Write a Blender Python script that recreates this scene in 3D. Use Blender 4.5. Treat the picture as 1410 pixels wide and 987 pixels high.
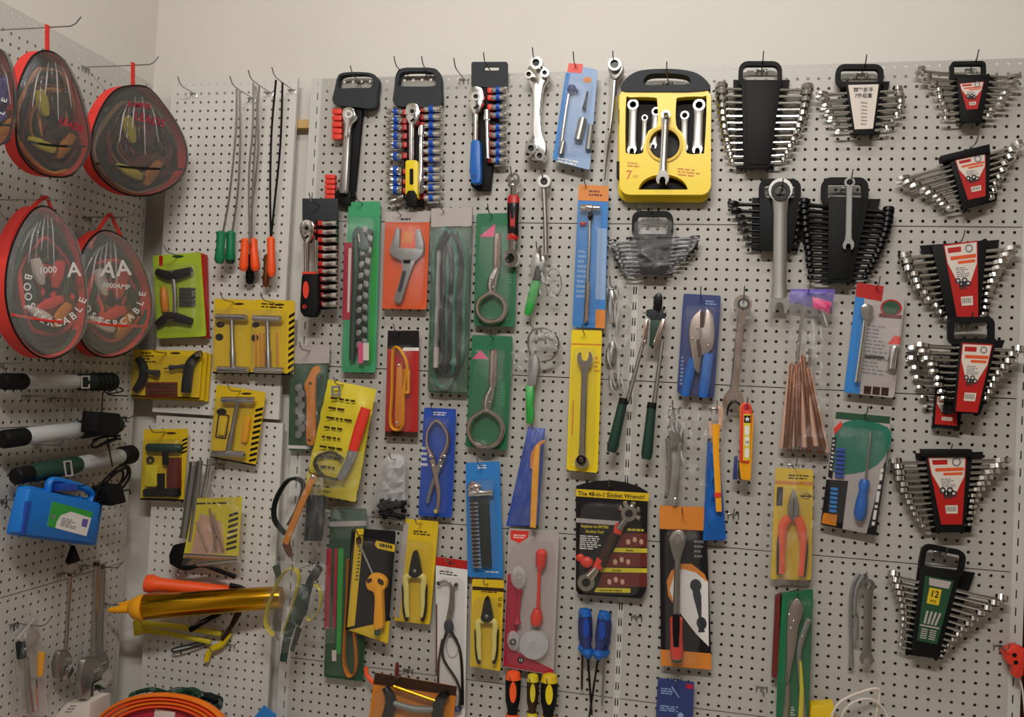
import bpy, bmesh, math, random
from mathutils import Vector, Matrix
for _o in list(bpy.data.objects): bpy.data.objects.remove(_o)
SC = bpy.context.scene
COLL = SC.collection
# ------------------------------------------------------------------ camera
ZO = 2.1                       # height of the pegboard's top edge above the floor (m)
F = 1226.3                     # focal length in pixels of the 1410x987 frame
CAM = Vector((0.20045, -2.27368, -0.81889 + ZO))
_rv = Vector((0.0319, -0.0458, 0.2210))
RM = Matrix.Rotation(_rv.length, 3, _rv.normalized())
_cd = bpy.data.cameras.new('camera'); _cd.sensor_width = 36; _cd.lens = F * 36 / 1410; _cd.clip_start = .05
cam = bpy.data.objects.new('camera', _cd); COLL.objects.link(cam)
_r, _f, _u = RM.col[0], RM.col[1], RM.col[2]
cam.matrix_world = Matrix(((_r.x, _u.x, -_f.x, CAM.x), (_r.y, _u.y, -_f.y, CAM.y), (_r.z, _u.z, -_f.z, CAM.z), (0, 0, 0, 1)))
SC.camera = cam
# ------------------------------------------------------------------ light
SC.view_settings.view_transform = 'Standard'; SC.view_settings.look = 'None'
SC.view_settings.gamma = 1; SC.view_settings.use_curve_mapping = False
SC.view_settings.exposure = 0.28
wd = bpy.data.worlds.new('room_air'); SC.world = wd; wd.use_nodes = True
wd.node_tree.nodes['Background'].inputs[0].default_value = (1.0, .82, .68, 1)
wd.node_tree.nodes['Background'].inputs[1].default_value = 0.10
def area(name, loc, aim, sx, sy, power, col):
    l = bpy.data.lights.new(name, 'AREA'); l.shape = 'RECTANGLE'; l.size = sx; l.size_y = sy; l.energy = power; l.color = col
    o = bpy.data.objects.new(name, l); COLL.objects.link(o); o.location = loc
    o.rotation_euler = (Vector(aim) - Vector(loc)).to_track_quat('-Z', 'Y').to_euler(); return o
area('ceiling_tube_light', (-.1, -1.05, ZO + .80), (-.1, -.45, .6), 1.2, .1, 7, (1, .99, .98))
area('ceiling_tube_light', (.0, -2.5, ZO + .80), (-.05, -.6, .3), 1.2, .1, 40, (1, .96, .92))
# ------------------------------------------------------------------ pixel <-> place
WALL = ['B']; DO = [0]    # current board; extra depth for things hanging in front of others
XL = -1.407                    # plane of the pegboard on the left wall
def pt(u, v, d=0):
    """photo pixel -> point d millimetres in front of the current pegboard"""
    r = RM @ Vector(((u - 705) / F, 1, (493.5 - v) / F))
    d += DO[0]
    if WALL[0] == 'B': t = (-d / 1000 - CAM.y) / r.y
    else: t = (XL + d / 1000 - CAM.x) / r.x
    return CAM + r * t
def nrm(): return Vector((0, -1, 0)) if WALL[0] == 'B' else Vector((1, 0, 0))
def sc(u, v, d=0): return (pt(u, v + 1, d) - pt(u, v, d)).length
# ------------------------------------------------------------------ materials
def lin(h):
    h = h.lstrip('#'); o = []
    for i in (0, 2, 4):
        c = int(h[i:i + 2], 16) / 255
        o.append(c / 12.92 if c <= .04045 else ((c + .055) / 1.055) ** 2.4)
    return o
TAB = {  # colour, roughness, metallic, variation, bump
 'plaster': ('dad5cc', .9, 0, .05, .15), 'paint': ('b6b2aa', .4, 0, .04, .02), 'paint_white': ('d8d4cd', .4, 0, .04, .02), 'paint_left': ('c4c0b8', .4, 0, .05, .02), 'gunmetal': ('4c4c50', .3, 1, .15, 0), 'steel_white': ('cbc9c2', .4, .0, .05, .03),
 'batten': ('c9a56a', .7, 0, .2, .1), 'oak': ('7a3d1c', .5, 0, .25, .1), 'dimwall': ('bcb2a8', .8, 0, .75, .1), 'floor': ('8c867c', .7, 0, .1, .1),
 'wire': ('9a9a98', .3, 1, .1, 0), 'chrome': ('dcdad6', .16, 1, .06, 0), 'satin': ('a9a7a3', .38, 1, .1, .03), 'castgrey': ('8f8f8c', .5, .6, .12, .1),
 'pinkchrome': ('dcc6ba', .25, 1, .08, 0), 'blackox': ('141414', .32, .4, .2, .03), 'gold': ('c8941e', .22, 1, .08, 0), 'copper': ('7e4a2a', .4, .7, .25, .1),
 'black': ('0c0c0d', .55, 0, .15, .04), 'charcoal': ('33363a', .5, 0, .1, .06), 'rubber': ('1c2422', .6, 0, .2, .08), 'darkgreen': ('16382b', .5, 0, .15, .05), 'brown': ('3a2618', .6, 0, .2, .1),
 'red': ('b21a15', .4, 0, .08, .03), 'redbright': ('e03a28', .4, 0, .06, .02), 'strapred': ('d8342a', .7, 0, .1, .15), 'crimson': ('b01838', .45, 0, .1, .02), 'pink': ('d8487a', .5, 0, .1, .02),
 'orange': ('f07818', .4, 0, .08, .02), 'orangered': ('f85a22', .4, 0, .08, .03), 'orangecard': ('d9541f', .5, 0, .06, .01), 'tan': ('d07c1c', .45, 0, .1, .03), 'amber': ('f0a416', .4, 0, .07, .02), 'cardorange': ('d8822c', .5, 0, .08, .02),
 'yellow': ('e8cc14', .4, 0, .05, .02), 'cardyellow': ('dcb81c', .45, 0, .06, .02), 'caseyellow': ('f2d20a', .35, 0, .04, .03), 'limeyellow': ('d6c42a', .45, 0, .08, .02), 'cardlime': ('a8c030', .5, 0, .25, .02),
 'green': ('0f7a4c', .4, 0, .1, .03), 'cardgreen': ('1c6a42', .5, 0, .1, .02), 'packgreen': ('3a9a66', .45, 0, .12, .02), 'grass': ('30a040', .4, 0, .1, .03), 'deepgreen': ('1d4a30', .5, 0, .15, .02), 'teal': ('1e6e58', .5, 0, .15, .02),
 'blue': ('1560b4', .4, 0, .08, .03), 'caseblue': ('0f74cc', .45, 0, .05, .04), 'cardblue': ('2a7cc4', .5, 0, .08, .02), 'navy': ('2c3870', .5, 0, .12, .02), 'royal': ('1c48a8', .45, 0, .1, .02), 'paleblue': ('8aa6cc', .45, 0, .1, .02), 'bandblue': ('2456b8', .3, .3, .05, 0),
 'white': ('e4e0dc', .5, 0, .03, .01), 'greycard': ('b0a6a2', .5, 0, .06, .01), 'offwhite': ('d8ccc0', .5, 0, .08, .02), 'grey': ('7c7c80', .5, 0, .1, .02), 'purple': ('6a5ab0', .4, 0, .2, .02), 'lens': ('b8bab8', .25, 0, .04, .02),
 'cardblack': ('181416', .4, 0, .1, .01), 'maroon': ('6a2018', .5, 0, .15, .02), 'cream': ('dccf74', .45, 0, .06, .02), 'nickel': ('c2b4aa', .36, 1, .15, .05), 'cardboard': ('8a6a44', .8, 0, .1, .1), 'skin': ('caa088', .5, 0, .2, .02),
}
_M = {}
def M(k):
    if k in _M: return _M[k]
    m = bpy.data.materials.new(k); m.use_nodes = True; nt = m.node_tree; b = nt.nodes['Principled BSDF']; out = nt.nodes['Material Output']
    if k in ('clear', 'film', 'frosted', 'smoke', 'vinyl'):
        a, rg, dif, tint = {'clear': (.085, .09, .15, .97), 'film': (.13, .14, .12, .97), 'frosted': (.42, .3, .7, .95), 'vinyl': (.24, .12, .5, .96), 'smoke': (.15, .1, .12, .66)}[k]
        tr = nt.nodes.new('ShaderNodeBsdfTransparent'); tr.inputs[0].default_value = (tint, tint, tint, 1); mx = nt.nodes.new('ShaderNodeMixShader'); mx.inputs[0].default_value = a
        gl = nt.nodes.new('ShaderNodeBsdfGlossy'); gl.inputs['Roughness'].default_value = rg; m2 = nt.nodes.new('ShaderNodeMixShader'); m2.inputs[0].default_value = dif
        b.inputs['Base Color'].default_value = (.8, .8, .8, 1); b.inputs['Roughness'].default_value = .5
        nz = nt.nodes.new('ShaderNodeTexNoise'); nz.inputs['Scale'].default_value = 60; bp = nt.nodes.new('ShaderNodeBump'); bp.inputs['Strength'].default_value = .5; bp.inputs['Distance'].default_value = .004
        nt.links.new(nz.outputs[0], bp.inputs['Height']); nt.links.new(bp.outputs[0], gl.inputs['Normal'])
        nt.links.new(gl.outputs[0], m2.inputs[1]); nt.links.new(b.outputs[0], m2.inputs[2]); nt.links.new(tr.outputs[0], mx.inputs[1]); nt.links.new(m2.outputs[0], mx.inputs[2]); nt.links.new(mx.outputs[0], out.inputs[0])
    else:
        h, rg, me, va, bu = TAB[k]; c = lin(h)
        b.inputs['Roughness'].default_value = rg; b.inputs['Metallic'].default_value = me
        if k in ('black', 'cardblack', 'charcoal', 'rubber', 'brown'): b.inputs['Specular IOR Level'].default_value = .22; b.inputs['Roughness'].default_value = .6
        tc = nt.nodes.new('ShaderNodeTexCoord'); nz = nt.nodes.new('ShaderNodeTexNoise'); nz.inputs['Scale'].default_value = 18 if k not in ('plaster', 'paint', 'paint_white', 'paint_left', 'dimwall') else 3; nz.inputs['Detail'].default_value = 4
        mx = nt.nodes.new('ShaderNodeMix'); mx.data_type = 'RGBA'
        mx.inputs[6].default_value = (*[x * (1 - va) for x in c], 1); mx.inputs[7].default_value = (*[min(1, x * (1 + va)) for x in c], 1)
        nt.links.new(tc.outputs['Object'], nz.inputs['Vector']); nt.links.new(nz.outputs[0], mx.inputs[0]); nt.links.new(mx.outputs[2], b.inputs['Base Color'])
        if bu:
            n2 = nt.nodes.new('ShaderNodeTexNoise'); n2.inputs['Scale'].default_value = 220; bp = nt.nodes.new('ShaderNodeBump'); bp.inputs['Strength'].default_value = bu; bp.inputs['Distance'].default_value = .002
            nt.links.new(tc.outputs['Object'], n2.inputs['Vector']); nt.links.new(n2.outputs[0], bp.inputs['Height']); nt.links.new(bp.outputs[0], b.inputs['Normal'])
    _M[k] = m; return m
# ------------------------------------------------------------------ shapes: each returns (verts, faces) in world space
def pr(pts, d0, d1, bev=0):
    """outline in photo pixels, traced at its front depth d1, with real thickness back to d0 (mm)"""
    n = nrm(); fv = [pt(u, v, d1) for u, v in pts]; k = len(fv)
    a = sum(((fv[i] - fv[0]).cross(fv[(i + 1) % k] - fv[0]) for i in range(k)), Vector())
    if a.dot(n) < 0: fv.reverse()
    off = n * ((d1 - d0) / 1000)
    if not bev:
        V = fv + [p - off for p in fv]
        return V, [list(range(k)), list(range(2 * k - 1, k - 1, -1))] + [[i + k, (i + 1) % k + k, (i + 1) % k, i] for i in range(k)]
    bm = bmesh.new(); f = bm.faces.new([bm.verts.new(p) for p in fv]); es = list(f.edges)
    r = bmesh.ops.extrude_face_region(bm, geom=[f])
    bmesh.ops.translate(bm, verts=[e for e in r['geom'] if isinstance(e, bmesh.types.BMVert)], vec=-off)
    bm.faces.ensure_lookup_table()
    bmesh.ops.recalc_face_normals(bm, faces=bm.faces)
    bmesh.ops.bevel(bm, geom=[e for e in bm.edges if all(abs((v.co - fv[0]).dot(n)) < 1e-5 for v in e.verts)], offset=bev / 1000, segments=2, affect='EDGES', profile=.5)
    bm.verts.index_update(); V = [v.co.copy() for v in bm.verts]; Fs = [[v.index for v in f.verts] for f in bm.faces]; bm.free(); return V, Fs
def fr(pts, d0, d1, k=.85, drop=0):
    n = nrm(); b = [pt(u, v, d0) for u, v in pts]; c = sum(b, Vector()) / len(b); m = len(b)
    t = [c + (p - c) * k + n * ((d1 - d0) / 1000) for p in b]
    mid = [c + (p - c) * ((1 + k) / 2 + (1 - k) * .3) + n * ((d1 - d0) / 1000 * .75) for p in b]
    return b + mid + t, [[i, (i + 1) % m, (i + 1) % m + m, i + m] for i in range(m)] + [[i + m, (i + 1) % m + m, (i + 1) % m + 2 * m, i + 2 * m] for i in range(m)] + [list(range(2 * m, 3 * m))]
def cr(P, k, closed=False):
    if k < 2 or len(P) < 3: return [Vector(p) for p in P]
    P = [Vector(p) for p in P]; n = len(P); o = []
    for i in range(n if closed else n - 1):
        p0 = P[(i - 1) % n] if closed or i else P[0]; p1 = P[i]; p2 = P[(i + 1) % n]; p3 = P[(i + 2) % n] if closed or i + 2 < n else P[-1]
        for j in range(k):
            t = j / k; o.append(.5 * (2 * p1 + (p2 - p0) * t + (2 * p0 - 5 * p1 + 4 * p2 - p3) * t * t + (3 * p1 - p0 - 3 * p2 + p3) * t ** 3))
    if not closed: o.append(P[-1])
    return o
def tu(P, r, n=8, k=4, flat=1, closed=False):
    """tube along (pixel, pixel, depth) points; radius r in pixels"""
    P = [(*p, 0) if len(p) == 2 else p for p in P]
    rs = r if isinstance(r, (list, tuple)) else [r] * len(P)
    Q = cr(P, k, closed)
    R4 = cr([(x, 0, 0) for x in rs], k, closed)
    W = [pt(q.x, q.y, q.z) for q in Q]; N = nrm(); m = len(W); V = []; Fs = []
    for i in range(m):
        a = W[(i - 1) % m] if closed or i else W[0]; b = W[(i + 1) % m] if closed or i < m - 1 else W[-1]
        t = (b - a).normalized(); s = t.cross(N)
        s = s.normalized() if s.length > .08 else t.orthogonal().normalized()
        w = s.cross(t).normalized(); rr_ = R4[i].x * sc(Q[i].x, Q[i].y, Q[i].z)
        for j in range(n):
            an_ = 2 * math.pi * (j + .5) / n; V.append(W[i] + s * (rr_ * math.cos(an_)) + w * (rr_ * flat * math.sin(an_)))
    for i in range(m if closed else m - 1):
        for j in range(n): Fs.append([i * n + j, i * n + (j + 1) % n, ((i + 1) % m) * n + (j + 1) % n, ((i + 1) % m) * n + j])
    if not closed: Fs += [list(range(n - 1, -1, -1)), list(range((m - 1) * n, m * n))]
    return V, Fs
def la(a, b, prof, n=14, flat=1):
    """turned shape along a line; prof = (fraction of length, radius in pixels)"""
    A, B = pt(*a), pt(*b); t = (B - A).normalized(); N = nrm(); s = t.cross(N)
    s = s.normalized() if s.length > .05 else t.orthogonal().normalized(); w = s.cross(t); k = sc(*a); V = []; Fs = []
    for f, r in prof:
        c = A.lerp(B, f)
        for j in range(n):
            q = 2 * math.pi * (j + .5) / n; V.append(c + s * (k * r * math.cos(q)) + w * (k * r * flat * math.sin(q)))
    for i in range(len(prof) - 1):
        for j in range(n): Fs.append([i * n + j, i * n + (j + 1) % n, (i + 1) * n + (j + 1) % n, (i + 1) * n + j])
    return V, Fs + [list(range(n - 1, -1, -1)), list(range((len(prof) - 1) * n, len(prof) * n))]
def rp(o, i, d0, d1):
    n = nrm(); k = len(o); of = n * ((d1 - d0) / 1000); A = [pt(u, v, d1) for u, v in o]; B = [pt(u, v, d1) for u, v in i]
    V = A + B + [p - of for p in A] + [p - of for p in B]; Fs = []
    for j in range(k):
        l = (j + 1) % k
        Fs += [[j, j + k, l + k, l], [j, l, l + 2 * k, j + 2 * k], [j + k, j + 3 * k, l + 3 * k, l + k], [j + 2 * k, l + 2 * k, l + 3 * k, j + 3 * k]]
    return V, Fs
def oval(x, y, rx, ry=None, n=20, ang=0):
    ry = ry or rx; a = math.radians(ang); o = []
    for i in range(n):
        q = 2 * math.pi * i / n; X, Y = rx * math.cos(q), ry * math.sin(q)
        o.append((x + X * math.cos(a) - Y * math.sin(a), y + X * math.sin(a) + Y * math.cos(a)))
    return o
def an(x, y, ro, ri, d0, d1, n=20, sy=1, ang=0): return rp(oval(x, y, ro, ro * sy, n, ang), oval(x, y, ri, ri * sy, n, ang), d0, d1)
def el(x, y, d, rx, ry, rd, n=12, m=7):
    k = sc(x, y, d); c = pt(x, y, d); N = nrm(); U = (pt(x + 1, y, d) - c).normalized(); W = N.cross(U); V = []; Fs = []
    kx = (pt(x + 1, y, d) - c).length
    for i in range(m + 1):
        th = math.pi * i / m
        for j in range(n):
            q = 2 * math.pi * j / n; V.append(c + U * (kx * rx * math.sin(th) * math.cos(q)) + W * (k * ry * math.cos(th)) + N * (rd / 1000 * math.sin(th) * math.sin(q)))
    for i in range(m):
        for j in range(n): Fs.append([i * n + j, i * n + (j + 1) % n, (i + 1) * n + (j + 1) % n, (i + 1) * n + j])
    return V, Fs
def rr(x0, y0, x1, y1, r=3, n=4, ang=0):
    o = []
    for cx, cy, a0 in ((x1 - r, y1 - r, 0), (x0 + r, y1 - r, 90), (x0 + r, y0 + r, 180), (x1 - r, y0 + r, 270)):
        for i in range(n + 1):
            a = math.radians(a0 + 90 * i / n); o.append((cx + r * math.cos(a), cy + r * math.sin(a)))
    return ro(o, ang, (x0 + x1) / 2, (y0 + y1) / 2) if ang else o
def rq(Q, r=.08, n=3):
    """round the corners of any polygon, r = fraction of the adjoining edges"""
    o = []; k = len(Q)
    for i in range(k):
        p, a, b = Q[i], Q[i - 1], Q[(i + 1) % k]; A = (p[0] + (a[0] - p[0]) * r, p[1] + (a[1] - p[1]) * r); B = (p[0] + (b[0] - p[0]) * r, p[1] + (b[1] - p[1]) * r)
        for j in range(n + 1):
            t = j / n; o.append(((1 - t) ** 2 * A[0] + 2 * t * (1 - t) * p[0] + t * t * B[0], (1 - t) ** 2 * A[1] + 2 * t * (1 - t) * p[1] + t * t * B[1]))
    return o
def ro(P, ang, cx, cy):
    a = math.radians(ang); c, s = math.cos(a), math.sin(a); return [(cx + (x - cx) * c - (y - cy) * s, cy + (x - cx) * s + (y - cy) * c) for x, y in P]
def sm(P, k=4): return [(p.x, p.y) for p in cr([(*p, 0) for p in P], k, True)]
def q4(x0, y0, x1, y1, sk=0): return [(x0 + sk, y0), (x1 + sk, y0), (x1, y1), (x0, y1)]
def bil(Q, s, t):
    (a, b), (c, d), (e, f), (g, h) = Q; return ((a * (1 - s) + c * s) * (1 - t) + (g * (1 - s) + e * s) * t, (b * (1 - s) + d * s) * (1 - t) + (h * (1 - s) + f * s) * t)
def sub(Q, s0, t0, s1, t1): return [bil(Q, s0, t0), bil(Q, s1, t0), bil(Q, s1, t1), bil(Q, s0, t1)]
def cz(Q, d, bul, amp, seed, n=9, m=12):
    """crumpled plastic film pinned along its rim"""
    R = random.Random(seed); V = []; Fs = []
    for j in range(m + 1):
        for i in range(n + 1):
            s, t = i / n, j / m; e = min(1, 4 * min(s, 1 - s) + .0) * min(1, 5 * min(t, 1 - t)); x, y = bil(Q, s, t)
            w = .12 * (R.random() - .5) * (1 if 0 < i < n else .5)
            V.append(pt(x + w * (Q[1][0] - Q[0][0]) * .5, y, d + bul * e + amp * (R.random() - .2) * (e + .15)))
    for j in range(m):
        for i in range(n):
            a = j * (n + 1) + i; Fs += ([[a, a + 1, a + n + 2], [a, a + n + 2, a + n + 1]] if (i + j) % 2 else [[a, a + 1, a + n + 1], [a + 1, a + n + 2, a + n + 1]])
    return V, Fs
def bars(Q, n, d, seed=1, h=.5, w0=.5):
    """rows of print too small to read, as word-sized strokes"""
    R = random.Random(seed); V = []; Fs = []
    for i in range(n):
        t = (i + .5) / n; x1 = w0 + (1 - w0) * R.random(); x = 0
        while x < x1:
            e = min(x1, x + .1 + .22 * R.random()); g = pr(sub(Q, x, t - h / n / 2, e, t + h / n / 2), d, d + .3); b = len(V); V += g[0]; Fs += [[q + b for q in f] for f in g[1]]; x = e + .05
    return V, Fs
def stripes(Q, n, d, w=.5, slant=.6):
    V = []; Fs = []
    for i in range(n):
        t0 = i / n; t1 = t0 + w / n; s = slant / n; g = pr([bil(Q, 0, min(1, t0 + s)), bil(Q, 1, t0), bil(Q, 1, t1), bil(Q, 0, min(1, t1 + s))], d, d + .4); b = len(V); V += g[0]; Fs += [[x + b for x in f] for f in g[1]]
    return V, Fs
_T = {}
def tx(s, u, v, h, d, ang=0, w=None):
    """lettering: h = capital height in pixels, centred on the pixel, ang clockwise in the photo"""
    if s not in _T:
        c = bpy.data.curves.new('t', 'FONT'); c.body = s; c.align_x = 'CENTER'; c.align_y = 'CENTER'; c.size = 1; c.resolution_u = 2; c.offset = .018
        o = bpy.data.objects.new('t', c); me = o.to_mesh(); _T[s] = ([x.co.copy() for x in me.vertices], [list(p.vertices) for p in me.polygons]); o.to_mesh_clear(); bpy.data.objects.remove(o); bpy.data.curves.remove(c)
    V, Fs = _T[s]; a = math.radians(ang); k = h / .72; xs = [p.x for p in V] or [0]; kx = k if w is None else w / max(.01, max(xs) - min(xs))
    out = []
    for p in V:
        x, y = p.x * kx, -p.y * k; out.append(pt(u + x * math.cos(a) - y * math.sin(a), v + x * math.sin(a) + y * math.cos(a), d))
    return out, Fs
# ------------------------------------------------------------------ objects
ORG = [Vector()]; TOP = [None]
def mesh(name, geos, mat, org):
    V = []; Fs = []
    for g in geos:
        b = len(V); V += [p - org for p in g[0]]; Fs += [[x + b for x in f] for f in g[1]]
    me = bpy.data.meshes.new(name); me.from_pydata(V, [], Fs); me.update()
    bm = bmesh.new(); bm.from_mesh(me); bmesh.ops.recalc_face_normals(bm, faces=bm.faces); bm.to_mesh(me); bm.free()
    me.polygons.foreach_set('use_smooth', [True] * len(me.polygons)); me.set_sharp_from_angle(angle=math.radians(38))
    me.materials.append(M(mat)); return me
def tag(o, label, cat, group=None):
    o['label'] = label; o['category'] = cat
    if group: o['group'] = group
    return o
def thing(name, label, cat, u, v, d=0, group=None):
    o = bpy.data.objects.new(name, None); o.empty_display_size = .02; COLL.objects.link(o); o.location = pt(u, v, d)
    ORG[0] = pt(u, v, d); TOP[0] = o; return tag(o, label, cat, group)
def part(name, mat, *g, par=None, label=None):
    o = bpy.data.objects.new(name, mesh(name, g, mat, ORG[0])); COLL.objects.link(o); o.parent = par or TOP[0]
    if label: o['label'] = label
    return o
def solo(name, mat, label, cat, *g, group=None):
    """a thing that is one single mesh"""
    c = sum((p for p in g[0][0]), Vector()) / len(g[0][0])
    o = bpy.data.objects.new(name, mesh(name, g, mat, c)); COLL.objects.link(o); o.location = c; TOP[0] = o; ORG[0] = c
    return tag(o, label, cat, group)
ORD = ['topmost', 'second', 'third', 'fourth', 'fifth', 'sixth', 'seventh', 'eighth', 'ninth', 'tenth', 'eleventh', 'twelfth', 'thirteenth', 'fourteenth', 'fifteenth']
def nth(i): return ORD[i] + (' from the top' if i else '')
# ================================================================== the setting
def struct(name, mat, V, Fs, par=None, loc=(0, 0, 0)):
    o = bpy.data.objects.new(name, mesh(name, [([Vector(v) for v in V], Fs)], mat, Vector())); COLL.objects.link(o); o.location = loc
    if par: o.parent = par
    else: o['kind'] = 'structure'
    return o
def boxg(x0, y0, z0, x1, y1, z1):
    V = [(x, y, z) for x in (x0, x1) for y in (y0, y1) for z in (z0, z1)]
    return V, [[0, 1, 3, 2], [4, 6, 7, 5], [0, 4, 5, 1], [2, 3, 7, 6], [0, 2, 6, 4], [1, 5, 7, 3]]
GAP = .05
struct('floor', 'floor', *boxg(-1.6, -4.3, -.1, 2.7, .2, 0))
struct('wall_back', 'plaster', *boxg(XL - GAP - .1, GAP, 0, 2.7, GAP + .1, 3.1))
struct('wall_left', 'plaster', *boxg(XL - GAP - .1, -4.2, 0, XL - GAP, GAP, 3.1))
struct('wall_right', 'dimwall', *boxg(2.6, -4.2, 0, 2.7, GAP, 3.1))
struct('wall_front', 'dimwall', *boxg(XL - GAP - .1, -4.3, 0, 2.7, -4.2, 3.1))
struct('ceiling', 'plaster', *boxg(XL - GAP - .1, -4.3, 3.1, 2.7, GAP + .1, 3.2))
def holes(nc, nr, w, h, x0, z0, r=.004, p=.025, lip=.012, mat='paint'):
    """sheet-steel panel with round holes punched through and folded edges; local x right, z down from 0"""
    V = []; Fs = []; ix = {}
    def v(x, y, z):
        x = min(max(x, 0), w); z = min(max(z, 0), h)
        k = (round(x, 5), round(y, 5), round(z, 5))
        if k not in ix: ix[k] = len(V); V.append((x, y, -z))
        return ix[k]
    xs = [x0 + p * i for i in range(nc)]; zs = [z0 + p * j for j in range(nr)]
    bx = [0] + [x0 - p / 2 + p * i for i in range(nc + 1)] + [w]; bz = [0] + [z0 - p / 2 + p * j for j in range(nr + 1)] + [h]
    hp = p / 2; sq = [(-hp, -hp), (0, -hp), (hp, -hp), (hp, 0), (hp, hp), (0, hp), (-hp, hp), (-hp, 0)]
    for i in range(nc):
        for j in range(nr):
            o = [v(xs[i] + a, 0, zs[j] + b) for a, b in sq]; c = []; cb = []
            for a, b in sq:
                l = math.hypot(a, b); c.append(v(xs[i] + a / l * r, 0, zs[j] + b / l * r)); cb.append(v(xs[i] + a / l * r, .0015, zs[j] + b / l * r))
            for k in range(8):
                l = (k + 1) % 8; Fs.append([o[k], o[l], c[l], c[k]]); Fs.append([c[k], c[l], cb[l], cb[k]])
    for i in range(nc + 2):
        for j in range(nr + 2):
            if 0 < i <= nc and 0 < j <= nr: continue
            a, b, c, d = bx[i], bx[i + 1], bz[j], bz[j + 1]
            if b - a < 1e-4 or d - c < 1e-4: continue
            Fs.append([v(a, 0, c), v(b, 0, c), v(b, 0, d), v(a, 0, d)])
    for a, b in (((0, 0), (w, 0)), ((w, 0), (w, h)), ((w, h), (0, h)), ((0, h), (0, 0))):
        Fs.append([v(a[0], 0, a[1]), v(b[0], 0, b[1]), v(b[0], lip, b[1]), v(a[0], lip, a[1])])
    me = bpy.data.meshes.new('pegboard_panel'); me.from_pydata(V, [], Fs); me.update(); me.materials.append(M(mat)); return me
def strip(z1, cols, w, pitch=.040, sl=.020, sw=.0032):
    """slotted upright: cols = x of the slot columns; local x from 0 to w, z down from 0"""
    g = []; n = int(z1 / pitch)
    xs = [0] + [e for c in cols for e in (c - sw / 2, c + sw / 2)] + [w]
    for i in range(0, len(xs) - 1, 2): g.append(boxg(xs[i], 0, -z1, xs[i + 1], .003, 0))
    for c in cols:
        for k in range(n): g.append(boxg(c - sw / 2, 0, -(k + 1) * pitch, c + sw / 2, .003, -k * pitch - sl))
    g.append(boxg(0, .003, -z1, .0015, GAP - .002, 0)); g.append(boxg(w - .0015, .003, -z1, w, GAP - .002, 0))
    V = []; Fs = []
    for a, b in g: k = len(V); V += a; Fs += [[x + k for x in f] for f in b]
    return V, Fs
def rack_board(name, label, loc, rz=0):
    o = bpy.data.objects.new(name, None); COLL.objects.link(o); o.location = loc; o.rotation_euler = (0, 0, rz); o['kind'] = 'structure'; return tag(o, label, 'pegboard')
def link(name, me, par, loc):
    o = bpy.data.objects.new(name, me); COLL.objects.link(o); o.parent = par; o.location = loc; return o
PH = holes(35, 16, .884, .3976, .017, .0113); PL = holes(35, 16, .884, .3976, .017, .0113, mat='paint_left')
rb = rack_board('pegboard_rack', 'wide white perforated steel pegboard covering the back wall', (0, 0, ZO))
for bx in (-.9, 0):
    for k in range(5): link('pegboard_panel', PH, rb, (bx + .008, 0, -.4 * k - .0012))
for x, cols, w in ((-.925, (.021,), .034), (-.009, (.006, .012), .018), (.891, (.014,), .03)):
    V, Fs = strip(2.04, cols, w); struct('slotted_upright', 'steel_white', V, Fs, rb, (x, .002, .0))
rl = rack_board('pegboard_rack', 'perforated steel pegboard on the left wall behind the cable bags', (XL, -.028, ZO - .012), math.pi / 2)
# on the left wall local x runs away from the corner towards the camera (mirrored), so panels are laid by hand
for zt in (0, -.173 - .002, -.573, -.973, -1.373):
    link('pegboard_panel', PL, rl, (-.89, 0, zt)) if zt else None
link('pegboard_panel', holes(35, 7, .884, .172, .017, .0115, mat='paint_left'), rl, (-.89, 0, 0))
V, Fs = strip(2.0, (.008,), .016); struct('slotted_upright', 'steel_white', V, Fs, rl, (-.005, .004, 0))
rc = rack_board('pegboard_rack', 'narrow perforated white pegboard by the corner behind the yellow kits', (-1.362, 0, ZO + .004))
link('pegboard_panel', holes(15, 38, .396, .958, .022, .014, mat='paint_white'), rc, (0, 0, 0)); link('pegboard_panel', holes(15, 38, .396, .96, .022, .014, mat='paint_white'), rc, (.012, .004, -.968))
struct('batten', 'batten', *boxg(-1.3, .02, -.012, .02, GAP - .001, .012), None, (0, 0, pt(420, 171, -25).z)).name = 'trim_1'
struct('trim_2', 'oak', *boxg(.931, -.03, 0, 1.06, GAP - .001, ZO - .62))
sh = bpy.data.objects.new('display_shelf', mesh('display_shelf', [([Vector(v) for v in boxg(-1.39, -.55, .22, .95, -.02, .25)[0]], boxg(0, 0, 0, 1, 1, 1)[1])] + [([Vector(v) for v in boxg(x, -.53, 0, x + .03, -.05, .22)[0]], boxg(0, 0, 0, 1, 1, 1)[1]) for x in (-1.35, -.2, .88)], 'steel_white', Vector())); COLL.objects.link(sh)
tag(sh, 'low grey steel shelf along the foot of the pegboard', 'shelf')
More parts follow.
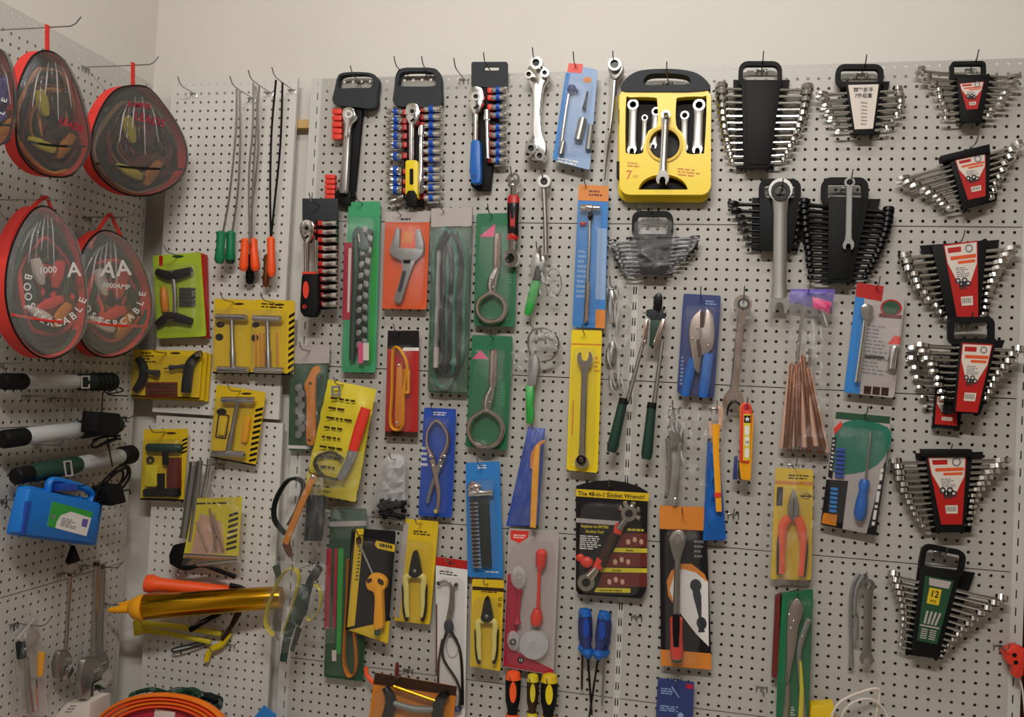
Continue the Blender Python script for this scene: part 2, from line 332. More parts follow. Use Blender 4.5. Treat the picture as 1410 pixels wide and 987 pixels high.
# ------------------------------------------------------------------ wire hooks
_H = {}
def hookmesh(L):
    L = round(L / 10) * 10
    if L in _H: return _H[L]
    def sw(P, r, n=6):
        P = [Vector(p) for p in P]; V = []; Fs = []
        for i, p in enumerate(P):
            t = (P[min(i + 1, len(P) - 1)] - P[max(i - 1, 0)]).normalized(); s = t.cross(Vector((1, 0, 0))); s = s.normalized() if s.length > .1 else Vector((0, 0, 1)); w = s.cross(t)
            for j in range(n): a = 2 * math.pi * j / n; V.append(p + s * r * math.cos(a) + w * r * math.sin(a))
        for i in range(len(P) - 1):
            for j in range(n): Fs.append([i * n + j, i * n + (j + 1) % n, (i + 1) * n + (j + 1) % n, (i + 1) * n + j])
        return V, Fs + [list(range(n)), list(range((len(P) - 1) * n, len(P) * n))]
    l = L / 1000
    g = [sw([(0, -.002, -.012), (0, -.003, -.004), (0, -.008, 0), (0, -l * .6, 0), (0, -l + .012, .001), (0, -l, .006), (0, -l - .012, .02)], .0016)]
    for s in (-1, 1): g.append(sw([(s * .0125, .012, .006), (s * .0125, .004, .002), (s * .0125, -.003, -.001), (s * .012, -.0035, -.013)], .0013))
    g.append(sw([(-.0125, -.0035, -.002), (-.004, -.0045, -.001), (.004, -.0045, -.001), (.0125, -.0035, -.002)], .0015))
    _H[L] = mesh('peg_hook', g, 'wire', Vector()); return _H[L]
def hook(u, v, d, L, what):
    """hook whose arm passes the pixel (u, v) at d mm in front of the board"""
    p = pt(u, v, d); o = bpy.data.objects.new('peg_hook', hookmesh(L)); COLL.objects.link(o)
    if WALL[0] == 'B': p.y = 0
    else: p.x = XL; o.rotation_euler = (0, 0, math.pi / 2)
    o.location = p; return tag(o, 'thin wire peg hook ' + what, 'hook', 'wire hooks in the pegboard')
# ================================================================== wrenches and their holders
def axes(a, b, roll):
    A, B = pt(*a), pt(*b); t = (B - A).normalized(); N = nrm(); s = N.cross(t).normalized(); r = math.radians(roll)
    N2 = t.cross(s); w = s * math.cos(r) + N2 * math.sin(r); h = w.cross(t); return A, (B - A).length, t, w, h
def wrench(a, b, hw, roll=0, ends='OR', hw2=None, off=.3, sw=1):
    """forged wrench between two pixels; hw = half width of the head at a (mm); O open jaw, R ring, B box"""
    A, L, t, w, h = axes(a, b, roll); V = []; Fs = []; hw /= 1000; hw2 = (hw2 or hw * 1000) / 1000
    def add(P2, z0, z1, ring=None):
        k = len(P2); b0 = len(V)
        if ring:
            for z in (z1, z0):
                for P in (P2, ring): V.extend(A + t * x + w * y + h * z for x, y in P)
            for j in range(k):
                l = (j + 1) % k
                for q in ([j, l, l + k, j + k], [j, j + 2 * k, l + 2 * k, l], [j + k, l + k, l + 3 * k, j + 3 * k], [j + 2 * k, j + 3 * k, l + 3 * k, l + 2 * k]): Fs.append([x + b0 for x in q])
        else:
            for z in (z1, z0): V.extend(A + t * x + w * y + h * z for x, y in P2)
            Fs.append([x + b0 for x in range(k)]); Fs.append([x + b0 for x in range(2 * k - 1, k - 1, -1)])
            for j in range(k): l = (j + 1) % k; Fs.append([j + b0, j + k + b0, l + k + b0, l + b0])
    for e, (kind, r) in enumerate(zip(ends, (hw, hw2))):
        def X(x): return x if e == 0 else L - x
        th = r * .4; o = r * off
        if kind in 'RB':
            n = 16; add([(X(r + r * math.cos(2 * math.pi * i / n)), r * math.sin(2 * math.pi * i / n)) for i in range(n)], o - th, o + th, [(X(r + r * .6 * math.cos(2 * math.pi * i / n)), r * .6 * math.sin(2 * math.pi * i / n)) for i in range(n)])
        else:
            P = [(2.3, .38), (1.75, .85), (1.2, 1.05), (.6, 1.0), (.05, .72), (.0, .52), (.75, .48), (1.15, .3), (1.25, 0), (1.15, -.3), (.75, -.48), (.1, -.5), (.2, -.85), (.75, -1.05), (1.3, -.98), (1.8, -.75), (2.3, -.38)]
            add([(X(x * r), y * r) for x, y in P], -th * .8, th * .8)
    x0, x1 = hw * 1.7, L - hw2 * 1.7; wd = (hw + hw2) * .22 * sw; tz = (hw + hw2) * .135; b0 = len(V)
    for x, k in ((x0, 1.15), (x0 + (x1 - x0) * .15, .95), (x0 + (x1 - x0) * .85, .95), (x1, 1.15)):
        for y, z in ((1, -.5), (1, .5), (.72, 1), (-.72, 1), (-1, .5), (-1, -.5), (-.72, -1), (.72, -1)): V.append(A + t * x + w * (y * wd * k) + h * (z * tz * k))
    for i in range(3):
        for j in range(8): Fs.append([b0 + i * 8 + j, b0 + i * 8 + (j + 1) % 8, b0 + i * 8 + 8 + (j + 1) % 8, b0 + i * 8 + 8 + j])
    Fs += [[b0 + j for j in range(8)], [b0 + 24 + j for j in range(8)]]
    return V, Fs
def lerp(a, b, t): return a + (b - a) * t
def fan(desc, n, L0, L1, R0, R1, d, hw0, hw1, mat, ends, roll=72, bowl=0, bowr=0, grp='', off=.3, jit=0, adj='chrome', kind='wrench'):
    rnd = random.Random(len(desc) * 7 + n)
    for i in range(n):
        t = i / (n - 1) if n > 1 else 0; bl = bowl * math.sin(math.pi * t); br = bowr * math.sin(math.pi * t)
        a = (lerp(L0[0], L1[0], t) + bl + jit * (rnd.random() - .5), lerp(L0[1], L1[1], t), d); b = (lerp(R0[0], R1[0], t) + br + jit * (rnd.random() - .5), lerp(R0[1], R1[1], t), d)
        solo('combination_wrench', mat, f'{adj} {kind}, {nth(i)}, in {desc}', 'wrench', wrench(a, b, 1.12 * lerp(hw0, hw1, t), roll + 8 * (rnd.random() - .5), ends, None, off), group=grp)
def caddy(desc, outer, inner, body, d, win=None, card=None, u=None, mat='black', teeth=0, notes=None):
    """wrench caddy: carrying loop (outer, inner outlines), body outline, optional printed card"""
    th = thing('wrench_holder', desc, 'holder', *u, d)
    if outer: part('handle', mat, rp(outer, inner, d - 4, d + 12))
    b = part('body', mat, pr(body, d + 6, d + 14, 1.5), pr([(x + (x - u[0]) * .42, y) for x, y in body], d - 22, d - 17))
    g = []
    if teeth:
        k = len(body) // 2; 
        for s in (0, 1):
            p, q = (body[0], body[-1]) if s == 0 else (body[1], body[2])
            for i in range(teeth + 1):
                t = i / teeth; x, y = lerp(p[0], q[0], t), lerp(p[1], q[1], t); e = 3 if s == 0 else -3
                part('spacer', mat, pr([(x - 1.5 + e, y - 1.6), (x + 1.5 + e, y - 1.6), (x + 1.5 + e, y + 1.6), (x - 1.5 + e, y + 1.6)], d - 14, d + 10))
    return th, b
LP = lambda P, n=20: [(p.x, p.y) for p in cr([(*p, 0) for p in P], 4, True)]
def loop(x0, y0, x1, y1, w, r=8, sk=0, wb=None):
    o = rr(x0, y0, x1, y1, r); i = rr(x0 + w, y0 + w, x1 - w, y1 - (wb or w), max(2, r - w)); f = lambda P: [(x + sk * (y - y1) / (y0 - y1), y) for x, y in P]
    return f(o), f(i)
def redcard(b, Q, d, title=True, bar=True):
    """white-topped red insert: drawing of a wrench, orange name bands, price box"""
    c = part('insert_card', 'red', pr(Q, d, d + .8))
    part('white_field', 'offwhite', pr([bil(Q, .03, .02), bil(Q, .97, .02), bil(Q, .97, .3), bil(Q, .7, .56), bil(Q, .3, .56), bil(Q, .03, .25)], d + .8, d + 1.1), par=c)
    part('title_box', 'red', pr(sub(Q, .1, .05, .5, .12), d + 1.1, d + 1.4), par=c); part('title_band', 'orangecard', pr(sub(Q, .14, .17, .95, .22), d + 1.1, d + 1.4), par=c); part('second_band', 'orangecard', pr(sub(Q, .36, .24, .92, .28), d + 1.1, d + 1.4), par=c); part('print', 'grey', bars(sub(Q, .26, .32, .74, .46), 5, d + 1.1, 3), par=c)
    x, y = bil(Q, .74, .09); k = abs(Q[1][0] - Q[0][0]) * .12
    part('ring_drawing', 'grey', an(x, y, k, k * .62, d + 1.1, d + 1.4, 14), par=c)
    part('wrench_picture', 'charcoal', *[an(*bil(Q, .28 + .12 * i, .5 + .05 * (i % 2)), k * .7, k * .35, d + 1.1, d + 1.5, 10) for i in range(4)], *[pr(sub(Q, .3 + .1 * i, .52, .36 + .1 * i, .62), d + 1.1, d + 1.5) for i in range(3)], par=c)
    if bar:
        part('price_box', 'offwhite', pr(sub(Q, .3, .72, .78, .84), d + .8, d + 1.2), par=c)
        part('barcode', 'charcoal', *[pr(sub(Q, .34 + .05 * i, .74, .36 + .05 * i, .81), d + 1.2, d + 1.4) for i in range(8)], par=c)
    return c
# --- large open holder, top middle right
D = 'the wide holder beside the yellow case'
o, i = loop(1017, 84, 1077, 122, 6, 13); caddy('tall plain black wrench holder beside the yellow case', o, i, [(1021, 110), (1076, 110), (1060, 232), (1024, 232)], 30, u=(1048, 232), teeth=12)
part('back_plate', 'cardblack', pr([(1026, 112), (1072, 112), (1057, 226), (1030, 226)], 44, 46, .6))
fan(D, 12, (984, 124), (1003, 226), (1121, 126), (1084, 223), 34, 14, 8, 'chrome', 'RR', 74, -4, 6, 'ring wrenches in the wide black holder', .55)
hook(1050, 88, 40, 60, 'through the handle of the tall plain black wrench holder')
# --- holder with a white list card
D = 'the holder with the white list card'
o, i = loop(1151, 88, 1217, 120, 7, 12); caddy('black wrench holder with a white list card of sizes', o, i, [(1164, 112), (1214, 112), (1204, 185), (1176, 185)], 30, u=(1187, 186), teeth=7)
Q = [(1168, 117), (1210, 116), (1202, 177), (1177, 178)]; c = part('list_card', 'offwhite', pr(Q, 44, 45))
part('lettering', 'charcoal', tx('棘轮扳手', 1189, 124, 5, 45.4), tx('7件组套', 1189, 132, 5, 45.4), *[tx(s, 1189.5, 141.5 + 4.9 * k, 2.6, 45.4) for k, s in enumerate(('19mm', '17mm', '14mm', '13mm', '12mm', '10mm', '8mm'))], par=c)
fan(D, 7, (1123, 131), (1150, 182), (1244, 126), (1226, 178), 34, 11, 7, 'chrome', 'OR', 74, -2, 10, 'wrenches in the holder with the list card', .4)
hook(1190, 93, 40, 60, 'through the handle of the holder with the white list card')
# --- red card sets on the right
RG = 'combination wrenches in the red card sets'
def redset(desc, lab, outer, inner, body, Q, f, hk, d=34, bag=None):
    caddy(lab, outer, inner, body, d, u=((body[0][0] + body[1][0]) / 2, body[2][1]), teeth=f[0])
    redcard(None, Q, d + 14.5); fan(desc, *f[:5], d, f[5] * 1.15, f[6] * 1.2, 'chrome', f[7], 74, f[8], f[9], RG, .3, 5, 'bright chrome')
    if hk: hook(*hk[:2], d, 60, hk[2])
o, i = loop(1309, 84, 1358, 108, 5, 6); o = ro(o, -1, 1333, 96); i = ro(i, -1, 1333, 96)
redset('the topmost red card set', 'small black wrench holder with a red card, top right corner of the board', o, i, [(1318, 107), (1364, 103), (1352, 168), (1324, 168)], [(1321, 115), (1355, 112), (1346, 150), (1331, 151)],
       (8, (1262, 99), (1298, 166), (1404, 109), (1366, 160), 10, 6, 'RO', 6, 5), (1341, 88, 'through the handle of the topmost red card holder'))
D = 'the tilted red card set'
redset(D, 'tilted black wrench holder with red card and a wide top flange', None, None, [(1309, 222), (1364, 208), (1362, 276), (1328, 289)], [(1315, 220), (1357, 211), (1357, 270), (1333, 275)],
       (9, (1232, 250), (1302, 288), (1409, 199), (1370, 272), 11, 6, 'OR', 6, -2), (1341, 200, 'pinning the tilted red card holder'))
part('top_flange', 'black', pr([(1296, 214), (1363, 198), (1364, 210), (1298, 222)], 24, 54, 1.5))
D = 'the tall leaning red card set'
redset(D, 'tall black wrench holder with red card leaning right, no handle', None, None, [(1283, 338), (1360, 330), (1349, 437), (1306, 440)], [(1299, 337), (1346, 331), (1347, 436), (1318, 438)],
       (11, (1236, 357), (1300, 440), (1405, 343), (1362, 432), 12, 6, 'RO', -8, -12), (1322, 333, 'pinning the tall red card holder'))
D = 'the half hidden rear red card set'
redset(D, 'rear red card wrench holder half hidden behind the one with a loop handle', None, None, [(1292, 500), (1330, 505), (1322, 592), (1284, 588)], [(1290, 545), (1318, 548), (1318, 586), (1287, 584)],
       (7, (1246, 480), (1270, 560), (1338, 492), (1322, 560), 11, 6, 'OR', 0, 0), None, 16)
D = 'the loop handled red card set'
o, i = loop(1306, 436, 1370, 474, 8, 10); 
redset(D, 'front black wrench holder with red card hanging by a wide loop handle', o, i, [(1322, 470), (1373, 468), (1349, 571), (1313, 567)], [(1325, 472), (1367, 474), (1346, 568), (1316, 566)],
       (9, (1259, 476), (1293, 548), (1409, 484), (1364, 550), 11, 6, 'OR', 4, -4), (1338, 442, 'through the wide loop handle of the front red card holder'), 62)
D = 'the lowest red card set'
redset(D, 'lowest of the red card wrench holders, wide and full with a flanged top', None, None, [(1274, 624), (1340, 622), (1328, 733), (1290, 733)], [(1277, 629), (1331, 627), (1325, 722), (1296, 722)],
       (12, (1224, 638), (1268, 726), (1391, 634), (1339, 722), 12, 6, 'RO', -6, -10), (1305, 622, 'pinning the lowest red card holder'))
part('top_flange', 'black', pr([(1270, 619), (1339, 619), (1338, 630), (1272, 629)], 24, 56, 2))
# --- holder with the 12 sticker
D = 'the slanted holder with the 12 sticker'
A_ = lambda P: ro(P, 11, 1285, 830)
o, i = loop(1256, 752, 1318, 792, 7, 12); o, i = A_(o), A_(i)
caddy('slanted black wrench holder with a yellow 12 sticker', o, i, A_([(1259, 782), (1315, 782), (1307, 905), (1270, 905)]), 34, u=(1278, 905), teeth=12)
c = part('insert_card', 'deepgreen', pr(A_([(1267, 795), (1307, 795), (1301, 885), (1273, 885)]), 48, 49)); part('card_header', 'greycard', pr(A_([(1273, 797), (1304, 797), (1302, 807), (1275, 807)]), 49, 49.4), par=c)
part('wrench_drawing', 'greycard', *[pr(A_([(1278 + 6 * k, 842), (1281 + 6 * k, 842), (1280 + 5 * k, 860), (1277 + 5 * k, 860)]), 49, 49.4) for k in range(4)], pr(A_([(1273, 862), (1300, 862), (1300, 864), (1273, 864)]), 49, 49.4), *[pr(A_([(1276 + 12 * k, 867 + 3 * j), (1285 + 12 * k, 867 + 3 * j), (1285 + 12 * k, 868.5 + 3 * j), (1276 + 12 * k, 868.5 + 3 * j)]), 49, 49.4) for k in range(2) for j in range(5)], par=c)
s = part('count_sticker', 'cardyellow', pr(A_([(1276, 810), (1293, 810), (1293, 832), (1276, 832)]), 49, 49.6), par=c); part('lettering', 'black', tx('12', *A_([(1284.5, 818)])[0], 9, 49.9, 11), tx('PCS', *A_([(1284.5, 828)])[0], 3.5, 49.9, 11), par=c)
fan(D, 12, (1221, 792), (1236, 888), (1388, 829), (1300, 906), 36, 13, 6, 'chrome', 'RR', 72, 8, -8, 'wrenches in the slanted holder', .4, 0, 'bright chrome')
hook(1299, 762, 34, 60, 'through the handle of the slanted wrench holder')
# --- black wrench sets in the middle
D = 'the holder behind the big ring wrench'
o, i = loop(1045, 246, 1103, 280, 8, 12); caddy('short black wrench holder behind the big ring wrench', o, i, [(1046, 272), (1103, 274), (1090, 345), (1045, 344)], 30, u=(1070, 345), teeth=7)
fan(D, 7, (1000, 281), (1026, 336), (1108, 284), (1100, 338), 34, 11, 6, 'blackox', 'OR', 72, 4, 0, 'black wrenches in the short holder', .3, 3, 'black')
th = solo('ring_wrench', 'satin', 'long satin steel ratchet ring wrench hanging over the short black holder', 'wrench', wrench((1075, 246, 62), (1073, 432, 50), 28, 3, 'RO', 22, .1, 1.5)); part('ratchet_core', 'blackox', an(1075, 263, 13.5, 8, 58, 72, 14)); hook(1076, 262, 50, 80, 'holding the long satin ring wrench')
D = 'the crowded tall black holder'
o, i = loop(1131, 244, 1196, 284, 9, 13); caddy('tall black wrench holder crowded with black wrenches', o, i, [(1141, 272), (1197, 274), (1172, 390), (1140, 388)], 30, u=(1160, 390), teeth=14)
part('back_plate', 'black', pr([(1144, 270), (1190, 272), (1168, 384), (1143, 384)], 44, 46, .6))
fan(D, 14, (1098, 281), (1112, 384), (1232, 294), (1196, 384), 34, 12, 7, 'blackox', 'RR', 74, 0, 6, 'black wrenches in the tall holder', .5, 2, 'black')
solo('small_wrench', 'castgrey', 'small dull grey combination wrench hanging over the tall black holder', 'wrench', wrench((1170, 244, 64), (1168, 344, 56), 12, 4, 'RO', 12, .1, 1.4)); hook(1170, 251, 56, 90, 'holding the small dull grey wrench')
# --- shrink-wrapped fan of wrenches
D = 'the shrink wrapped holder'
o, i = loop(870, 290, 927, 330, 8, 12); caddy('dark wrench holder shrink wrapped in film below the yellow case', o, i, [(876, 326), (925, 326), (918, 378), (882, 378)], 30, u=(900, 380))
part('wrapping', 'film', cz([(838, 332), (966, 326), (930, 376), (862, 384)], 46, 8, 12, 5, 12, 8), cz([(873, 298), (926, 298), (930, 334), (868, 336)], 40, 4, 10, 8, 6, 6))
fan(D, 9, (838, 336), (860, 379), (965, 328), (920, 374), 34, 10, 6, 'gunmetal', 'RO', 70, -2, 8, 'wrenches in the shrink wrapped holder', .3, 3, 'dull grey')
hook(898, 294, 34, 60, 'through the handle of the shrink wrapped holder')
# --- hanging wrenches low right
for k, (a, b, w) in enumerate((((1184, 790, 30), (1172, 918, 22), 9), ((1190, 792, 40), (1178, 880, 34), 8))):
    solo('curved_spanner', 'castgrey', ['longer dull curved spanner behind the hanging ring wrench', 'shorter dull curved spanner behind the hanging ring wrench'][k], 'wrench', tu([a, (a[0] - 10, a[1] + 18, a[2]), (a[0] - 13, a[1] + 50, a[2]), (b[0] + 2 * k, b[1] - 30, b[2]), b], [3.5, 3, 2.6, 2.6, 4], 8, 4, .6), group='curved spanners low on the right')
th = solo('ring_wrench', 'satin', 'grey combination wrench hanging low left of the slanted holder', 'wrench', wrench((1196, 797, 56), (1193, 915, 50), 15, 0, 'RO', 14, .1, 1.5)); hook(1197, 807, 50, 80, 'holding the grey combination wrench low on the right')
hook(1188, 793, 20, 60, 'holding the curved spanners low on the right')
# --- tools hanging loose, top row
def turned(*a, **k): return la(*a, **k)
t = thing('dogbone_wrench', 'heavy chrome double-ended socket wrench hanging at the top', 'wrench', 738, 222, 40)
part('body', 'chrome', pr(sm([(727, 92), (738, 88), (752, 92), (754, 108), (748, 120), (744, 150), (746, 180), (752, 200), (750, 216), (738, 220), (724, 214), (722, 202), (730, 185), (733, 150), (732, 122), (725, 108)]), 28, 44, 4)); part('fuller', 'satin', pr(sm([(736, 118), (741, 118), (740, 150), (742, 186), (735, 186), (736, 150)]), 43, 45.5))
for k, (x, y, r) in enumerate(((738, 86, 9), (750, 100, 6), (728, 102, 6), (731, 204, 8), (743, 214, 7), (727, 212, 5))): s = part('socket_end', 'chrome', an(x, y, r, r * .55, 26, 58, 12)); part('socket_bore', 'blackox', pr(oval(x, y, r * .56, n=12), 40, 50), par=s)
hook(737, 84, 40, 70, 'holding the heavy double-ended socket wrench')
t = thing('podger_wrench', 'long tapered ratchet podger wrench hanging left of the yellow case', 'wrench', 832, 248, 40)
part('shank', 'chrome', tu([(846, 108, 40), (843, 150, 38), (838, 190, 36), (835, 215, 34), (832, 248, 32)], [6, 4.5, 4.2, 2.6, 1.3], 8, 3, .6)); part('head', 'satin', pr(sm([(838, 88), (846, 82), (856, 86), (858, 96), (850, 108), (843, 108), (838, 98)]), 26, 50, 3)); s = part('socket', 'satin', an(846, 88, 9, 6, 30, 66, 14)); part('socket_bore', 'blackox', pr(oval(846, 88, 6.2, n=14), 40, 58), par=s); part('rivet', 'blackox', el(843, 105, 47, 1.6, 1.6, 2), el(838, 178, 40, 1.6, 1.6, 2))
hook(846, 90, 36, 70, 'holding the long podger wrench')
t = thing('multi_wrench', 'red and black handled universal wrench with two chrome heads', 'wrench', 703, 370, 40)
h = part('handle', 'blackox', la((707, 268, 44), (706, 332, 44), [(0, 4), (.06, 8), (.3, 8.6), (.6, 7.5), (.9, 8.4), (1, 6)], 12, .6)); part('grip_band', 'red', la((707, 268, 44), (707, 280, 44), [(0, 5), (.3, 8.3), (1, 8.6)], 12, .62), la((706, 322, 44), (706, 331, 44), [(0, 8), (.6, 8.6), (1, 6.6)], 12, .62), pr(rr(702.5, 289, 709, 314, 3), 46, 52.5), par=h)
part('shank', 'chrome', tu([(707, 252, 44), (707, 270, 44)], 4, 8, 1), tu([(706, 330, 44), (704, 346, 44)], 5, 8, 1)); part('open_head', 'chrome', rp(oval(707, 247, 9, 10, 16), oval(707, 245, 5, 5.5, 16), 36, 52), el(706, 255, 44, 7, 4, 9)); s = part('ring_head', 'chrome', an(703, 355, 10.5, 5, 34, 54, 16, 1.25)); part('ratchet_core', 'blackox', an(701, 357, 5, 3, 40, 56, 12), par=s)
hook(706, 243, 40, 60, 'holding the red and black universal wrench')
t = thing('ratchet_wrench', 'slim chrome ratchet with a cross bit end hanging beside the red wrench', 'wrench', 747, 355, 40)
part('shaft', 'satin', tu([(749, 258, 40), (751, 300, 38), (752, 350, 36)], [3, 3.2, 3.4], 8, 3)); s = part('head', 'satin', an(749, 249, 9, 5, 32, 50, 16)); part('ratchet_core', 'blackox', an(749, 249, 5, 2.2, 36, 52, 12), par=s); part('cross_bit', 'chrome', tu([(738, 345, 44), (748, 352, 44)], 2, 6, 1), tu([(743, 340, 46), (745, 360, 44)], 2, 6, 1), tu([(746, 350, 44), (756, 351, 42)], 2, 6, 1))
hook(748, 246, 40, 60, 'holding the slim chrome ratchet')
# --- small L keys and adjustable wrench ends are with the left wall
# ================================================================== socket sets
def sockets(desc, xs, ys, d, rad, band, side, grp, mat='chrome', bandmat='bandblue'):
    for i, (y, r) in enumerate(zip(ys, rad)):
        a, b = (xs[0], y + .8, d), (xs[1], y, d)
        o = solo('socket', mat, f'{"blue banded" if band else "bare chrome"} socket, {nth(i)}, {side} of {desc}', 'socket', la(a, b, [(0, r * .75), (.03, r * .9), (.45, r * .9), (.5, r), (.97, r), (1, r * .86), (1, r * .6), (.85, r * .55)], 12), group=grp)
        if band: part('band', bandmat, la((lerp(*xs, .3), y + .6, d), (lerp(*xs, .55), y + .3, d), [(0, r * 1.04), (1, r * 1.06)], 12))
def clips(mat, x0, x1, ys, d, h=3.2):
    for y in ys: part('clip', mat, pr(rr(x0, y - h, x1, y + h, 1.2, 2), d - 6, d + 8, 1))
def rhead(x, y, rx, ry, d, par=None):
    h = part('ratchet_head', 'chrome', pr(sm([(x - rx, y - ry * .2), (x - rx * .7, y - ry * .8), (x, y - ry), (x + rx * .75, y - ry * .8), (x + rx, y - ry * .1), (x + rx * .7, y + ry * .6), (x + rx * .3, y + ry * 1.1), (x - rx * .3, y + ry * 1.1), (x - rx * .8, y + ry * .5)]), d - 8, d + 8, 3))
    part('dial', 'satin', an(x, y - ry * .2, rx * .55, rx * .3, d + 6, d + 11, 16), par=h); part('dial_core', 'blackox', pr(oval(x, y - ry * .2, rx * .32, n=12), d + 6, d + 10), par=h); part('lever', 'blackox', pr(ro(q4(x - rx * .12, y + ry * .35, x + rx * .12, y + ry * .8), 50, x, y + ry * .6), d + 7, d + 11), *[el(x + s * rx * .75, y + ry * .15, d + 8, 1, 1, 2) for s in (-1, 1)], par=h); return h
# S1: big ratchet on a rail with empty red clips
t = thing('socket_rail', 'black socket rail with loop handle and empty red clips', 'rail', 475, 282, 20)
F1 = lambda P: [(x + (147 - y) * .07, y) for x, y in P]
part('handle', 'charcoal', rp(sm([(459, 142), (461, 122), (465, 105), (473, 100), (492, 99), (512, 101), (521, 110), (519, 128), (516, 148), (488, 147)], 3), sm([(467, 121), (466, 113), (468, 106), (475, 103), (492, 102), (507, 103), (513, 110), (512, 118), (507, 121), (488, 121)], 3), 14, 36)); 
part('rail', 'black', pr([(484, 147), (499, 148), (487, 272), (466, 270)], 12, 26, 2), pr([(461, 262), (483, 262), (482, 283), (458, 278)], 12, 34, 3)); clips('redbright', 457, 470, [153, 162, 171, 180, 188], 26, 3.6); clips('redbright', 447, 461, [243, 250, 257, 264, 271], 26, 3)
t = thing('ratchet', 'large chrome ratchet with a flat grey handle on the rail of red clips', 'ratchet', 471, 266, 44)
part('handle', 'satin', pr([(473, 185), (481, 185), (477, 262), (475, 266), (468, 266), (466, 262)], 34, 52, 3)); h = part('head', 'chrome', pr(sm([(471, 155), (474, 149), (480, 147), (486, 149), (489, 157), (487, 164), (482, 172), (480, 188), (474, 188), (475, 172), (472, 163)]), 36, 54, 2)); part('dial', 'white', an(480, 157, 5.5, 3.2, 53, 57, 14), par=h); part('pawl', 'satin', pr(oval(480, 157, 3.3, n=10), 53, 56), par=h)
hook(493, 110, 26, 70, 'through the handle of the rail of red clips')
# S2
t = thing('socket_rail', 'black socket rail crowded with blue banded sockets on both sides', 'rail', 572, 283, 20)
part('handle', 'charcoal', rp(sm([(543, 144), (543, 122), (545, 103), (553, 94), (575, 93), (598, 94), (606, 103), (607, 122), (605, 147), (575, 147)], 3), sm([(549, 118), (549, 111), (550, 104), (556, 99), (575, 98), (593, 99), (599, 104), (600, 111), (598, 118), (575, 119)], 3), 14, 36)); part('rail', 'black', pr([(556, 146), (588, 146), (585, 268), (580, 284), (562, 284), (556, 272)], 12, 26, 2)); clips('red', 577, 586, [150, 161, 172, 184, 197, 208, 219, 233, 245, 258, 270], 24, 4); clips('red', 549, 560, [154, 166, 175, 187, 199, 214, 236, 250, 262], 24, 4)
SG = 'sockets on the rails'
sockets('the yellow ratchet rail', (584, 608), [150, 161, 172.5, 184, 197, 208, 219, 233, 245, 258, 272], 36, [5, 5, 5, 5, 5, 5, 4.8, 4.8, 5, 5, 4.8], True, 'right', SG)
sockets('the yellow ratchet rail', (555, 533), [153.5, 165, 175, 187, 199, 215, 235, 249, 261], 36, [4.5, 4.5, 4.5, 5, 5.2, 5.8, 6.8, 6.2, 6.2], True, 'left', SG)
t = thing('ratchet', 'chrome ratchet with a yellow and black handle on the socket rail', 'ratchet', 566, 283, 46)
rhead(567.5, 156, 10, 15, 48); part('neck', 'chrome', tu([(567, 172, 48), (566.5, 222, 48)], [4.4, 3.8], 10, 1)); h = part('handle', 'yellow', pr(rr(557.5, 220, 575, 274, 4), 38, 58, 4)); part('grip_inlay', 'black', pr(rr(564, 232, 569, 254, 2), 57, 59.5), pr([(558, 268), (562, 262), (570, 262), (574, 268), (573, 283), (559, 283)], 39, 59.5, 2), par=h)
t = solo('extension_bar', 'chrome', 'chrome extension bar beside the yellow handled ratchet', 'extension bar', la((580.5, 174, 46), (579, 267, 46), [(0, 4.6), (.14, 5), (.16, 3.2), (.63, 3.2), (.66, 4.6), (.95, 4.8), (1, 3)], 12)); 
solo('universal_joint', 'satin', 'small chrome universal joint at the foot of the blue banded rail', 'socket', la((556, 270, 36), (536, 279, 36), [(0, 3), (.3, 4.4), (.5, 2.5), (.7, 4.4), (1, 4)], 10))
hook(552, 98, 26, 70, 'at the left of the handle of the crowded socket rail'); hook(589, 98, 26, 70, 'at the right of the handle of the crowded socket rail')
# S3
t = thing('socket_rail', 'black socket rail on a hanging card with a blue ratchet', 'rail', 664, 262, 20)
part('hang_card', 'charcoal', rp(rr(649, 85, 699, 120, 3), rr(667, 92, 687, 97, 2), 18, 24)); part('rail', 'black', pr([(651, 118), (692, 118), (678, 230), (675, 262), (656, 262), (648, 255), (650, 200)], 10, 22, 2)); clips('redbright', 671, 679, [124, 134, 147, 158, 175, 185, 198, 209, 220], 24, 3.6)
sockets('the blue ratchet rail', (677, 698), [123.5, 134, 147, 158, 175, 185.5, 198, 209, 220.5], 36, [4.6, 4.6, 4.6, 4.6, 4.8, 4.8, 4.8, 5, 5], True, 'right', SG)
t = thing('ratchet', 'chrome ratchet with a blue handle on the card hung rail', 'ratchet', 654, 255, 46)
rhead(655, 136, 11, 18, 48); part('neck', 'chrome', tu([(655.5, 156, 48), (655, 196, 48)], [4, 3.4], 10, 1)); h = part('handle', 'blue', pr(rq([(648, 192), (661, 192), (662, 240), (661, 252), (649, 253), (646, 236)], .25), 38, 58, 4)); part('hang_hole', 'navy', an(652.5, 243, 3, 1.6, 57, 59, 12), par=h)
solo('extension_bar', 'chrome', 'chrome extension bar beside the blue handled ratchet', 'extension bar', la((670.5, 152, 46), (672, 219, 46), [(0, 4.6), (.2, 5), (.22, 3), (.92, 3), (1, 4)], 12)); hook(673, 94, 22, 70, 'through the slot of the card hung socket rail'); hook(632, 100, 50, 90, 'left empty between the two upper socket rails')
